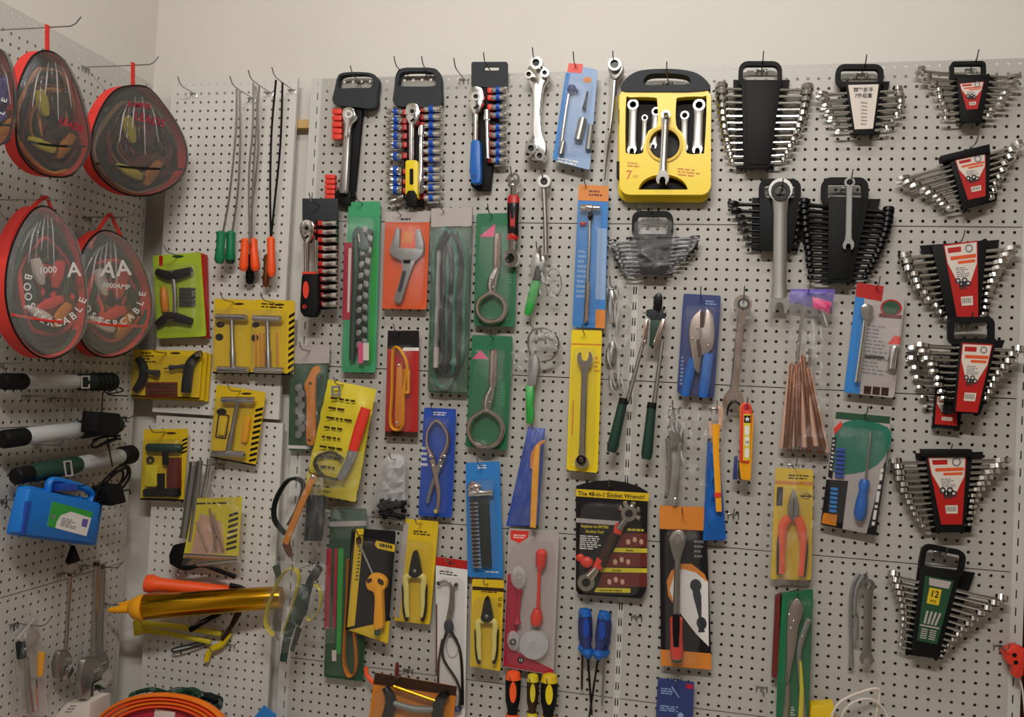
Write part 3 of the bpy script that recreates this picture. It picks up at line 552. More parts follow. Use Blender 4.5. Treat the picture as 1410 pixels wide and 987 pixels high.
# S4
t = thing('socket_rail', 'black socket rail on a plain hanging card with bare chrome sockets', 'rail', 440, 430, 50)
part('hang_card', 'charcoal', pr(q4(416, 273, 465, 304), 50, 55, 1)); part('rail', 'black', pr([(432, 302), (464, 302), (462, 424), (438, 426)], 42, 54, 2)); clips('red', 437, 446, [307, 319, 330, 341, 352, 363, 373, 384, 395, 406, 418], 56, 3.4)
sockets('the plain card rail', (445, 464), [307.5, 319, 330, 341.5, 352, 363, 373.5, 384, 395, 406.5, 418], 66, [4.2, 4.2, 4.2, 4.2, 4.4, 4.4, 4.4, 4.4, 4.4, 4.4, 4.6], False, 'right', SG)
t = thing('ratchet', 'chrome ratchet with a black handle and red inlay', 'ratchet', 424, 436, 76)
rhead(422, 317, 10, 15, 78); part('neck', 'chrome', tu([(422, 334, 78), (422, 378, 78)], [4, 3.4], 10, 1)); h = part('handle', 'black', pr(rq([(415, 375), (436, 375), (437, 428), (432, 436), (418, 436), (412, 428)], .2), 66, 90, 4)); part('grip_inlay', 'redbright', pr(oval(421, 399, 4, 12), 89, 91.5), an(419, 422, 2.6, 1.5, 89, 91.5, 12), pr(q4(416, 374, 434, 377), 68, 90), par=h)
solo('extension_bar', 'chrome', 'chrome extension bar beside the red inlaid ratchet', 'extension bar', la((435.5, 331, 76), (436, 398, 76), [(0, 3.4), (.2, 3.6), (.22, 2.6), (.92, 2.6), (1, 3.2)], 12)); hook(440, 283, 54, 110, 'holding the hanging card with bare chrome sockets')
# ================================================================== yellow case of ratchet wrenches
t = thing('wrench_case', 'yellow and black plastic case with windows for ratchet wrenches', 'case', 913, 275, 20)
o = rr(852, 118, 979, 275, 14)
part('back_shell', 'caseyellow', pr([(x, y) for x, y in rr(851, 122, 977, 277, 14)], 6, 26, 3)); 
part('tray', 'black', pr(rr(858, 128, 973, 262, 10), 26, 30))
W1 = sm([(862, 138), (868, 134), (900, 134), (905, 140), (905, 172), (893, 180), (886, 200), (884, 211), (864, 211), (861, 200)], 3); W2 = sm([(931, 140), (936, 134), (967, 133), (973, 138), (970, 205), (966, 211), (946, 211), (944, 196), (940, 184), (931, 172)], 3)
def slab(outer, holes_, d0, d1):
    """flat panel with window openings"""
    from mathutils.geometry import delaunay_2d_cdt
    n = nrm(); P = [pt(u, v, d1) for L in [outer] + holes_ for u, v in L]; vs = [Vector((p.x, p.z)) for p in P]; E_ = []; b = 0
    for L in [outer] + holes_:
        k = len(L); E_ += [(b + i, b + (i + 1) % k) for i in range(k)]; b += k
    v2, e2, f2, _, _, _ = delaunay_2d_cdt(vs, E_, [], 1, 1e-6); y = P[0].y; of = (d1 - d0) / 1000; H = [[(pt(u, v, d1).x, pt(u, v, d1).z) for u, v in L] for L in holes_]
    def ins(x, z, L):
        c = False
        for i in range(len(L)):
            (a, b_), (c_, d_) = L[i], L[i - 1]
            if (b_ > z) != (d_ > z) and x < (c_ - a) * (z - b_) / (d_ - b_) + a: c = not c
        return c
    V = [Vector((p.x, y, p.y)) for p in v2]; m = len(V); V += [p + Vector((0, of, 0)) for p in V]; Fs = []
    for f in f2:
        cx = sum(v2[i].x for i in f) / len(f); cz_ = sum(v2[i].y for i in f) / len(f)
        if any(ins(cx, cz_, L) for L in H): continue
        Fs += [list(f), [i + m for i in reversed(f)]]
    ed = {}
    for f in Fs[::2]:
        for i in range(len(f)): e = (f[i - 1], f[i]); ed[e] = 1
    for a, b in list(ed):
        if (b, a) not in ed: Fs.append([a, b, b + m, a + m])
    return V, Fs
C0 = oval(915, 198, 21, 22, 24); HM = [(879, 261)] + [(913 + 34 * math.cos(math.radians(a)), 262 - 22 * math.sin(math.radians(a))) for a in range(175, 0, -15)] + [(947, 261)]
part('front_shell', 'caseyellow', slab(rr(853, 121, 979, 268, 14), [W1, W2, C0, HM], 30, 58))
part('round_bezel', 'cardyellow', an(915, 198, 25, 21, 54, 62, 28)); part('round_recess', 'charcoal', pr(oval(915, 198, 20), 30, 36))
part('carry_handle', 'charcoal', rp(sm([(855, 124), (862, 108), (878, 98), (900, 95), (930, 95), (955, 99), (970, 108), (978, 122), (950, 126), (914, 126), (880, 126)], 3), sm([(886, 112), (888, 107), (892, 103), (902, 101), (924, 101), (942, 103), (949, 107), (951, 112), (945, 116), (918, 117), (892, 117)], 3), 24, 62))
part('hinge', 'black', pr(q4(852, 150, 857, 170), 14, 40), pr(q4(849, 222, 855, 245), 14, 40)); part('print', 'tan', *[bars([(933, 230), (971, 234), (971, 246), (933, 242)], 3, 58.2, 3)], bars([(864, 222), (888, 224), (888, 232), (864, 230)], 2, 58.2, 4)); part('lettering', 'tan', tx('7', 866, 241, 12, 58.5), tx('PCS', 875, 243, 3, 58.5))
for k, (a, b, w, lb) in enumerate((((872, 137, 44), (870, 212, 40), 14, 'far left'), ((888, 158, 44), (886, 208, 40), 8, 'second from left'), ((904, 148, 40), (899, 205, 38), 11, 'third from left'), ((943, 153, 44), (942, 208, 40), 11, 'second from right'), ((963, 137, 44), (960, 212, 40), 15, 'far right'))):
    o = solo('ratchet_wrench', 'satin', f'steel ratchet ring wrench in the yellow case window, {lb}', 'wrench', wrench(a, b, w, 0, 'RO', w * .8, 0, 1.9), group='wrenches in the yellow case')
o = solo('ratchet_wrench', 'chrome', 'bright ratchet wrench standing in front of the yellow case', 'wrench', wrench((917, 152, 74), (912, 254, 74), 11, 0, 'RO', 15, .1, 1.5), group='wrenches in the yellow case'); part('ratchet_core', 'blackox', an(917, 158, 4, 2, 72, 84, 12))
hook(919, 106, 40, 80, 'through the handle of the yellow case')
# ================================================================== carded tools
def pack(name, label, cat, Q, d, mat, hk=None, th=2, r=.04, what=None):
    t = thing(name, label, cat, (Q[2][0] + Q[3][0]) / 2, (Q[2][1] + Q[3][1]) / 2, d); c = part('card', mat, pr(rq(Q, r), d, d + th))
    if hk: hook(hk[0], hk[1], d, max(60, d + 40), what or 'holding the ' + label); ORG[0] = t.location.copy(); TOP[0] = t
    return c
def blister(Q, d, h, k=.86, mat='clear', par=None): return part('blister', mat, fr(rq(Q, .15), d, d + h, k))
# blue blister: breaker bar with sockets
Q = [(783, 88), (823, 96), (812, 234), (764, 222)]
c = pack('breaker_bar_pack', 'pale blue carded breaker bar with a red corner', 'tool pack', Q, 40, 'paleblue', (793, 92), what='holding the pale blue breaker bar card')
part('red_corner', 'redbright', pr([(783, 87), (803, 88), (801, 101), (781, 99)], 42, 42.6), par=c); part('picture', 'tan', pr(oval(809, 110, 6, 4), 42, 42.5), par=c); part('blue_edge', 'cardblue', pr([(779, 100), (785, 101), (768, 221), (761, 219)], 42, 42.5), par=c)
part('lettering', 'white', bars([(768, 215), (797, 221), (797, 230), (768, 224)], 2, 42.5, 2), par=c)
h = part('breaker_bar', 'chrome', tu([(783, 130, 54), (776, 175, 54), (772, 212, 54)], [2, 2.4, 2.8], 10, 3)); part('pivot_head', 'navy', el(787, 122, 54, 6, 6, 8), tu([(787, 118, 54), (796, 126, 54)], 2, 8, 1), par=h); part('handle_sleeve', 'satin', tu([(776, 195, 54), (772, 212, 54)], [3.6, 4], 10, 1), par=h)
part('socket', 'satin', la((803, 163, 54), (796, 193, 54), [(0, 5), (.1, 5.6), (1, 6)], 14)); part('adapter', 'charcoal', la((809, 126, 52), (804, 150, 52), [(0, 1.2), (.5, 1.5), (1, 3)], 10)); part('second_socket', 'castgrey', la((814, 172, 52), (810, 206, 52), [(0, 4), (1, 4.4)], 12)); blister([(780, 104), (818, 112), (806, 214), (766, 214)], 42, 20)
# orange and blue hammer-like bar
Q = [(797, 254), (838, 256), (833, 452), (788, 450)]
c = pack('sliding_bar_pack', 'long blue card with an orange header and a slim chrome bar', 'tool pack', Q, 34, 'cardblue', (807, 256), what='holding the long blue card with orange header')
part('header', 'cardorange', pr(sub(Q, 0, 0, 1, .11), 36, 36.6), par=c); part('foot_patch', 'cardorange', pr(sub(Q, .7, .87, 1, 1), 36, 36.6), par=c); part('side_print', 'paleblue', pr(sub(Q, .68, .3, .98, .8), 36, 36.5), bars(sub(Q, .08, .45, .4, .8), 10, 36.2, 3), par=c); part('lettering', 'maroon', bars(sub(Q, .35, .03, .9, .08), 2, 36.7, 3), par=c)
h = part('bar', 'satin', tu([(812, 300, 48), (811, 350, 48), (808, 400, 46), (806, 444, 46)], [2, 2.2, 2.6, 3], 10, 3)); part('cross_head', 'chrome', la((799, 286, 50), (826, 287, 50), [(0, 3.5), (.1, 5), (.6, 5), (.65, 3.5), (1, 4)], 12), par=h); part('collar', 'blackox', el(813, 298, 50, 4, 6, 9), par=h); part('red_button', 'red', el(803, 308, 42, 5, 3, 6), par=h); part('lower_grip', 'pinkchrome', tu([(810, 388, 48), (807, 442, 48)], [2.8, 3.2], 8, 1), par=h); blister([(797, 280), (831, 282), (826, 446), (790, 446)], 36, 18)
# yellow pack, combination ratchet
Q = [(787, 454), (829, 455), (823, 651), (780, 647)]
c = pack('wrench_pack', 'narrow yellow pack holding one combination ratchet wrench', 'tool pack', Q, 34, 'yellow', (805, 459), what='holding the narrow yellow wrench pack')
part('header_line', 'tan', pr(sub(Q, .02, .095, .98, .105), 36, 36.5), par=c); part('print', 'tan', pr(sub(Q, .12, .5, .16, .75), 36, 36.4), bars(sub(Q, .78, .18, .98, .3), 4, 36, 3), par=c)
w = part('wrench', 'chrome', wrench((806, 484, 50), (801, 645, 46), 19, 0, 'OR', 17, .1)); part('ratchet_core', 'blackox', an(800, 633, 6.5, 4, 44, 58, 14), par=w); blister([(789, 478), (823, 478), (819, 644), (783, 642)], 36, 20)
# orange card, grey wide-jaw wrench
Q = [(531, 291), (592, 291), (587, 426), (526, 425)]
c = pack('wide_jaw_wrench_pack', 'orange card with a grey wide jaw adjustable wrench', 'tool pack', Q, 30, 'orangecard', (553, 296), what='holding the orange wide jaw wrench card')
part('clear_header', 'greycard', pr(sub(Q, 0, 0, 1, .11), 32, 32.5), par=c); part('lettering', 'charcoal', bars(sub(Q, .35, .06, .7, .1), 1, 32.6, 3), par=c)
w = part('wrench_body', 'castgrey', pr([(536, 345), (541, 328), (545, 314), (550, 314), (549, 346)], 36, 48, 1.5), pr([(572, 346), (572, 316), (577, 315), (583, 334), (583, 347)], 36, 48, 1.5), pr([(535, 343), (549, 341), (572, 342), (583, 344), (581, 351), (572, 359), (553, 359), (540, 353)], 36, 49, 1.5), pr([(553, 357), (572, 357), (566, 372), (560, 390), (553, 414), (549, 418), (543, 415), (543, 408), (549, 390), (554, 372)], 36, 48, 1.5)); part('handle_groove', 'charcoal', pr(ro(rr(551, 372, 556, 402, 2), 14, 553, 387), 47, 49), par=w); part('worm', 'blackox', la((556, 360, 48), (565, 360, 48), [(0, 2.6), (1, 2.6)], 10), par=w); part('tip_mark', 'tan', pr(q4(553, 318, 566, 334, 3), 32.2, 32.8), par=c); blister([(530, 306), (590, 306), (585, 423), (528, 422)], 32, 18, .9)
# green chain wrench blister
Q = [(480, 278), (524, 277), (517, 513), (470, 512)]
c = pack('chain_wrench_pack', 'tall green blister pack with a chain wrench and red strip', 'tool pack', Q, 26, 'packgreen', (500, 281), what='holding the tall green chain wrench pack')
part('red_strip', 'crimson', pr([(474, 334), (487, 334), (483, 440), (471, 440)], 28, 28.5), par=c); part('white_strip', 'offwhite', pr([(480, 342), (484, 342), (481, 430), (478, 430)], 28.5, 28.8), par=c); part('lime_strip', 'grass', pr([(513, 340), (519, 340), (513, 500), (507, 500)], 28, 28.5), par=c)
part('handle', 'darkgreen', tu([(490, 330, 42), (490, 380, 42), (487, 440, 40), (485, 496, 40)], [5, 5, 5, 4.4], 10, 3)); h = part('jaw', 'darkgreen', pr(sm([(487, 316), (494, 312), (500, 320), (506, 332), (508, 344), (500, 346), (490, 340), (484, 328)]), 36, 50, 2)); part('pivot', 'chrome', tu([(494, 322, 52), (496, 334, 52)], 2.2, 8, 1), par=h)
for k in range(22):
    t_ = k / 21; x = lerp(506, 498, t_) - 3 * math.sin(t_ * 3); y = lerp(316, 482, t_); part('chain_link', ('castgrey', 'blackox')[k % 2], pr(oval(x - 4, y, 3.6, 5, 8, 20), 40, 46, .8)); part('chain_link', ('blackox', 'castgrey')[k % 2], pr(oval(x + 4, y + 3.5, 3.6, 5, 8, -20), 42, 48, .8))
part('sticker', 'pink', pr(q4(493, 472, 500, 500), 49, 49.5)); part('white_sticker', 'offwhite', pr(q4(500, 472, 508, 496), 49, 49.5)); blister([(476, 298), (521, 298), (515, 508), (472, 508)], 28, 26, .88)
# belt wrench bag with grey header
Q = [(594, 287), (650, 285), (644, 542), (589, 540)]
c = pack('belt_wrench_bag', 'tall dark bag with a coiled grey green belt wrench', 'tool pack', Q, 26, 'deepgreen', (613, 292), what='holding the tall bag of belts')
part('header_card', 'greycard', pr(sub(Q, 0, 0, 1, .1), 28, 36), par=None)
for k, (x0, x1, y0, y1, d) in enumerate(((599, 628, 315, 534, 40), (606, 636, 322, 520, 44), (618, 642, 318, 505, 38), (611, 622, 335, 510, 48))):
    part('belt_loop', 'rubber' if k % 2 else 'teal', tu([(x0, y0 + 30, d), ((x0 + x1) / 2, y0, d), (x1, y0 + 34, d), (x1 - 3, (y0 + y1) / 2, d + 3), (x1 - 4, y1 - 20, d), ((x0 + x1) / 2 - 3, y1, d), (x0 - 2, y1 - 22, d), (x0 - 1, (y0 + y1) / 2, d)], 2.6, 6, 4, 2.2, True))
part('handle', 'castgrey', tu([(604, 345, 54), (602, 420, 54), (599, 505, 54)], [3, 3, 3.4], 8, 2)); part('handle_cap', 'greycard', tu([(601, 478, 56), (600, 506, 56)], 3.6, 8, 1)); part('bag_film', 'film', cz([(592, 312), (649, 310), (643, 540), (590, 538)], 58, 6, 9, 21))
# green cards with chrome filter wrenches
def filt(lab, Q, hx, hy, h1, h2, hd, c, rx, ry, tri, wt, d=26):
    cd = pack('filter_wrench_pack', lab, 'tool pack', Q, d, 'cardgreen', (hx, hy), what=wt); part('pink_sticker', 'pink', pr(tri, d + 2, d + 2.5), par=cd); part('faint_ring', 'teal', an(lerp(Q[0][0], Q[1][0], .3), lerp(Q[0][1], Q[3][1], .45), 9, 8, d + 2, d + 2.4, 20), an(lerp(Q[0][0], Q[1][0], .3), lerp(Q[0][1], Q[3][1], .6), 9, 8, d + 2, d + 2.4, 20), par=cd); part('print', 'packgreen', bars(sub(Q, .8, .4, .9, .62), 9, d + 2, 3), par=cd)
    h = part('handle', 'pinkchrome', la((*h1, d + 18), (*h2, d + 18), [(0, 2.4), (.05, 5.6), (.9, 6), (.95, 4.6), (1, 4)], 12, .8)); yt = c[1] - ry; part('hinge', 'chrome', tu([(*h2, d + 18), (hd[0] - 2, hd[1], d + 19), (c[0] + 1, yt + 1, d + 18)], [4, 7, 4.4], 10, 4, .7), par=h); part('hinge_rivet', 'satin', *[el(hd[0] - 2 + 2 * k, hd[1] - 6 + 11 * k, d + 27, 1.8, 1.8, 2) for k in range(2)], par=h)
    P = [(c[0] + rx * math.sin(a * math.pi / 8), c[1] - ry * math.cos(a * math.pi / 8) * (1.1 if a == 0 else 1), d + 16) for a in range(16)]; b = part('band', 'pinkchrome', tu(P, 3.8, 8, 3, 1.5, True)); part('rivet', 'chrome', *[el(p[0], p[1], d + 23, 1.5, 1.5, 2, 8, 4) for p in P], par=b)
    blister([bil(Q, .12, .12), bil(Q, .92, .12), bil(Q, .95, .97), bil(Q, .04, .97)], d + 2, 26, .88)
filt('upper green card with a chrome ring oil filter wrench', [(656, 294), (712, 293), (709, 450), (652, 448)], 678, 297, (685, 320), (684, 370), (679, 390), (677, 424), 19, 19, [(660, 326), (682, 308), (680, 326)], 'holding the upper green filter wrench card')
filt('lower green card with a chrome ring oil filter wrench', [(650, 461), (706, 463), (698, 620), (641, 615)], 680, 465, (680, 480), (678, 533), (674, 549), (669, 591), 23, 24, [(650, 494), (662, 482), (672, 494)], 'holding the lower green filter wrench card')
# black and red card, yellow strap cutter
Q = [(534, 455), (577, 455), (575, 602), (530, 601)]
c = pack('strap_wrench_pack', 'red and black card with an amber strap wrench', 'tool pack', Q, 26, 'red', (551, 458), what='holding the red card with the amber strap wrench')
part('black_header', 'cardblack', pr(sub(Q, 0, 0, 1, .17), 28, 28.5), par=c); part('black_foot', 'brown', pr(sub(Q, 0, .95, 1, 1), 28, 28.5), par=c); part('white_edge', 'white', pr(sub(Q, .5, .16, 1, .19), 28.5, 28.8), par=c)
part('strap', 'amber', tu([(541, 490, 40), (540, 540, 40), (538, 582, 40), (546, 592, 40), (555, 584, 40), (556, 540, 40), (561, 505, 40), (553, 484, 40), (545, 478, 40)], 1.9, 6, 4, 3, True)); h = part('handle', 'tan', pr(rq([(546, 502), (552, 500), (554, 512), (553, 585), (545, 590), (543, 580)], .2), 36, 46, 2)); part('buckle', 'amber', rp(rr(555, 508, 563, 542, 2, 3), rr(557.5, 512, 560.5, 538, 1, 3), 38, 48)); part('pin', 'chrome', el(549, 503, 47, 2.4, 2.4, 3), el(546, 582, 47, 2, 2, 2), par=h); blister([(536, 474), (572, 474), (570, 594), (533, 594)], 28, 20)
DO[0] = -22
# grey header, dark green pack, orange bar wrench
Q = [(400, 476), (453, 475), (447, 622), (397, 620)]
c = pack('chain_strap_pack', 'dark green pack under a grey header with an orange bar', 'tool pack', Q, 40, 'deepgreen', (428, 483), what='through the grey header of the dark green pack')
part('header', 'greycard', pr(sub(Q, 0, 0, 1.02, .17), 42, 46)); h = part('bar', 'tan', pr(rq([(430, 506), (438, 503), (440, 512), (434, 518), (433, 545), (434, 608), (430, 614), (422, 612), (421, 600), (422, 545), (418, 530), (424, 518)], .2), 52, 62, 2)); part('hole', 'black', el(426, 606, 62, 1.8, 1.8, 1.5), el(427, 528, 62, 2, 2, 1.5), par=h)
for k in range(9): part('chain_link', 'castgrey', pr(oval(411 + (k % 2) * 4, 534 + k * 8, 5, 5.5, 8), 48, 54))
part('bag_film', 'film', cz(sub(Q, .02, .17, .98, 1), 58, 6, 8, 9)); part('foot_strip', 'white', pr(sub(Q, 0, .95, .6, .98), 42, 42.5), par=c)
DO[0] = 10
# yellow printed bag with red handled filter wrench
Q = [(452, 523), (518, 534), (491, 690), (430, 672)]
t = thing('printed_bag', 'yellow printed plastic bag with a red handled band wrench', 'tool bag', 460, 688, 52)
c = part('bag', 'limeyellow', cz([(452, 522), (518, 536), (490, 691), (418, 678)], 44, 14, 5, 3, 10, 14)); part('back', 'cardyellow', pr([(452, 524), (516, 537), (489, 688), (420, 676)], 42, 43))
part('print', 'brown', *[bars([(lerp(454, 424, t_) + 4, lerp(535, 668, t_)), (lerp(454, 424, t_) + 40, lerp(535, 668, t_) + 5), (lerp(454, 424, t_) + 39, lerp(535, 668, t_) + 9), (lerp(454, 424, t_) + 3, lerp(535, 668, t_) + 4)], 1, 67, k, .7, .6) for k, t_ in enumerate([.08 + .1 * j for j in range(10)])], par=c)
part('code_patch', 'grey', rp(rr(456, 531, 469, 545, 1, 2), rr(459, 534, 466, 542, 1, 2), 66, 66.5), par=c); h = part('handle', 'redbright', tu([(504, 562, 74), (495, 590, 74), (486, 620, 74)], [7.5, 8, 7], 10, 2, .6)); part('shank', 'castgrey', tu([(487, 618, 74), (478, 642, 74), (468, 660, 74)], [7, 6.4, 6], 8, 2, .5)); part('band', 'blackox', tu([(464, 660, 70), (446, 655, 70), (434, 640, 70), (440, 626, 70), (458, 622, 70), (472, 632, 70)], 1.4, 6, 4, 5))
part('film', 'film', cz([(430, 620), (500, 622), (490, 690), (424, 680)], 80, 4, 8, 31)); hook(470, 530, 60, 110, 'holding the yellow printed bag')
DO[0] = 0
# blue card, filter pliers
Q = [(584, 561), (628, 563), (622, 713), (576, 710)]
c = pack('filter_pliers_pack', 'blue card with chrome round jaw filter pliers', 'tool pack', Q, 26, 'royal', (601, 565), what='holding the blue card with round jaw pliers')
part('lettering', 'white', bars(sub(Q, .3, .03, .75, .07), 2, 28, 6), bars(sub(Q, .0, .35, .2, .55), 4, 28, 2), par=c)
w = part('jaw', 'pinkchrome', tu([(597, 630, 42), (589, 612, 42), (590, 592, 42), (601, 579, 42), (613, 590, 42), (617, 608, 42), (608, 630, 42)], [4, 3, 2.6, 2.6, 2.6, 3, 4], 8, 4, 1.4)); part('handle', 'pinkchrome', tu([(595, 632, 44), (600, 655, 44), (604, 680, 44), (602, 704, 42)], [4, 3.6, 3, 2.6], 8, 3)); part('handle', 'castgrey', tu([(609, 632, 42), (600, 655, 40), (592, 678, 38), (589, 692, 38)], [4, 3.4, 2.8, 2.4], 8, 3)); part('rivet', 'chrome', *[el(x, y, 50, 2.3, 2.3, 3) for x, y in ((592, 628), (606, 634), (596, 641), (607, 642), (612, 628))], par=w); part('handle_tip', 'limeyellow', el(600, 704, 44, 2.6, 3, 4), par=w); blister([(586, 572), (624, 574), (618, 708), (580, 706)], 28, 24)
# blue bag with amber handled strap wrench
t = thing('strap_wrench_bag', 'blue plastic bag with a long amber handled strap wrench', 'tool bag', 720, 728, 40)
part('bag', 'royal', cz([(727, 588), (751, 590), (741, 724), (697, 724)], 34, 12, 10, 17, 8, 14)); part('bag_back', 'navy', pr([(727, 588), (750, 590), (740, 724), (697, 724)], 30, 33)); part('handle', 'amber', tu([(741, 612, 64), (738, 640, 64), (736, 680, 64), (734, 726, 62)], [3, 4.6, 4.8, 4.4], 8, 3, .6)); part('strap_end', 'tan', tu([(751, 607, 62), (742, 612, 62), (734, 626, 60), (732, 645, 58)], [2, 3, 3, 2], 8, 4, .5)); part('film', 'film', cz([(724, 590), (752, 592), (746, 724), (700, 722)], 66, 4, 8, 45)); hook(738, 592, 46, 90, 'holding the blue bag with the amber strap wrench')
# blue blister, black chain wrench
Q = [(641, 637), (688, 635), (693, 796), (644, 794)]
c = pack('pipe_chain_pack', 'blue blister card with a chrome headed chain wrench', 'tool pack', Q, 28, 'cardblue', (664, 640), what='holding the blue chain wrench card')
part('lettering', 'white', bars(sub(Q, .35, .02, .65, .06), 2, 30, 5), bars(sub(Q, .5, .94, .95, .96), 1, 30, 5), par=c); h = part('head', 'chrome', la((645, 679, 44), (679, 678, 44), [(0, 4), (.05, 5.2), (.5, 5.2), (.6, 4.4), (1, 4.6)], 12)); part('head_cap', 'pinkchrome', el(654, 670, 42, 8, 5, 8), tu([(645, 674, 44), (650, 664, 44), (662, 670, 44)], 2, 8, 3), par=h); part('strap', 'rubber', pr([(656, 686), (672, 686), (676, 780), (663, 780)], 34, 44, 2))
for k in range(17): x = lerp(652, 657, k / 16); y = lerp(690, 778, k / 16); part('chain_link', 'brown', pr(oval(x - 2, y, 4, 2.4, 8), 38, 48)); part('chain_pin', 'castgrey', la((x - 5, y + 2.6, 46), (x + 6, y + 2.6, 46), [(0, 1), (1, 1)], 6))
blister([(644, 660), (684, 658), (688, 782), (648, 782)], 30, 24, .9)
def crease(Q, d, n, seed, mat='frosted'):
    """raised folds in crumpled plastic; the frosted white paints in their bright highlights"""
    R = random.Random(seed)
    for k in range(n):
        s, t = .1 + .7 * R.random(), .05 + .75 * R.random(); part('crease_highlight', mat, tu([(*bil(Q, s, t), d), (*bil(Q, s + .12 * (R.random() - .3), t + .08 + .06 * R.random()), d + 5), (*bil(Q, min(1, s + .3 * R.random()), min(1, t + .16 + .1 * R.random())), d)], [.4, 1.5, .4], 5, 3, .7))
# --- wrapped green handled tools
t = thing('filter_pliers', 'small wrapped pliers with a bright green grip under the slim ratchet', 'pliers', 728, 434, 40)
part('jaw', 'satin', pr(sm([(733, 355), (739, 346), (748, 352), (750, 362), (744, 374), (738, 384), (732, 380), (730, 366)]), 34, 46, 2)); part('neck', 'charcoal', tu([(741, 366, 42), (740, 378, 42), (738, 390, 42)], [4, 6, 5.5], 10, 2, .6)); part('grip', 'grass', la((739, 386, 42), (726, 434, 42), [(0, 5.5), (.1, 7), (.7, 6.4), (.95, 5), (1, 3)], 10, .6)); part('wrapping', 'film', cz([(728, 350), (775, 366), (772, 416), (722, 420)], 46, 8, 12, 6)); crease([(732, 356), (772, 368), (770, 412), (726, 414)], 52, 5, 2); part('wire_ring', 'wire', tu([(762 + 11 * math.cos(a), 390 + 20 * math.sin(a), 46) for a in [k * math.pi / 6 for k in range(12)]], .7, 6, 3, 1, True)); hook(742, 347, 40, 70, 'holding the small green gripped pliers')
t = thing('band_wrench', 'wrapped band wrench with a green handle and wire loop', 'wrench', 730, 584, 40)
part('band', 'satin', tu([(731, 492, 40), (727, 470, 40), (733, 456, 40), (750, 452, 40), (766, 462, 40), (769, 478, 40), (760, 494, 40), (745, 498, 40)], 1.3, 6, 4, 4)); part('body', 'castgrey', pr(sm([(729, 492), (739, 490), (742, 505), (739, 520), (736, 532), (726, 532), (728, 515)]), 32, 48, 2)); part('handle', 'grass', pr(rq([(723, 530), (735, 530), (735, 548), (733, 558), (735, 570), (733, 583), (724, 583), (724, 560)], .12), 34, 48, 3)); part('wrapping', 'film', cz([(720, 452), (772, 446), (776, 486), (738, 500)], 44, 8, 16, 11), cz([(704, 484), (738, 470), (736, 514), (702, 518)], 44, 8, 16, 12)); crease([(734, 452), (770, 450), (772, 488), (742, 496)], 52, 8, 4); crease([(706, 486), (736, 474), (734, 512), (704, 514)], 52, 5, 7); hook(735, 451, 40, 80, 'holding the wrapped band wrench')
DO[0] = -18
# --- crumpled clear bag of chrome sockets
t = thing('clear_bag', 'crumpled clear bag of small chrome fittings beside the bolt cutter', 'bag', 845, 560, 30)
part('film', 'film', cz([(836, 384), (872, 386), (866, 558), (828, 550)], 44, 10, 22, 55, 7, 18)); crease([(838, 390), (868, 392), (862, 552), (832, 546)], 50, 12, 5); part('fitting', 'chrome', an(845, 521, 8, 5, 30, 44, 12)); part('fitting', 'chrome', la((842, 400, 34), (846, 440, 34), [(0, 5), (.4, 8), (1, 6)], 10)); part('fitting', 'satin', la((844, 470, 34), (840, 500, 34), [(0, 4), (.5, 8), (1, 7)], 10)); part('tag', 'pinkchrome', pr(q4(841, 434, 850, 444), 40, 41)); hook(844, 396, 40, 90, 'holding the crumpled bag of chrome fittings')
DO[0] = 16
# --- bolt cutter
t = thing('bolt_cutter', 'bolt cutter with dark green grips and pink copper links', 'bolt cutter', 878, 632, 40)
part('blade', 'blackox', pr(sm([(900, 412), (903, 405), (909, 403), (912, 410), (911, 424), (906, 430), (900, 424)]), 34, 48, 2)); part('blade_plate', 'charcoal', pr(rq([(890, 426), (914, 424), (918, 434), (912, 440), (896, 440), (889, 434)], .2), 34, 46, 1.5)); part('spring_block', 'darkgreen', pr([(896, 436), (914, 434), (905, 476), (894, 476)], 34, 44, 2)); part('link', 'pinkchrome', pr(rq([(886, 442), (893, 438), (890, 474), (883, 476)], .2), 36, 50, 2)); part('link', 'pinkchrome', pr(rq([(911, 438), (917, 440), (905, 477), (898, 475)], .2), 36, 50, 2)); part('bolt', 'chrome', *[el(x, y, 50, 2, 2, 3) for x, y in ((887, 430), (915, 430), (888, 470), (901, 470))])
for a, b, c, e in (((886, 470), (864, 552), (859, 552), (842, 622)), ((912, 470), (900, 562), (898, 558), (890, 632))):
    part('arm', 'satin', tu([(*a, 42), (*b, 42)], [2.6, 3.4], 8, 1)); h = part('grip', 'darkgreen', la((c[0], c[1] - 4, 42), (*e, 42), [(0, 6), (.12, 6.6), (.5, 7), (.9, 8), (1, 6.5)], 12)); part('grip_collar', 'black', la((c[0], c[1] - 4, 42), (c[0] - 1, c[1] + 4, 42), [(0, 6.3), (1, 7)], 12), par=h)
hook(905, 440, 36, 60, 'behind the bolt cutter')
DO[0] = 0
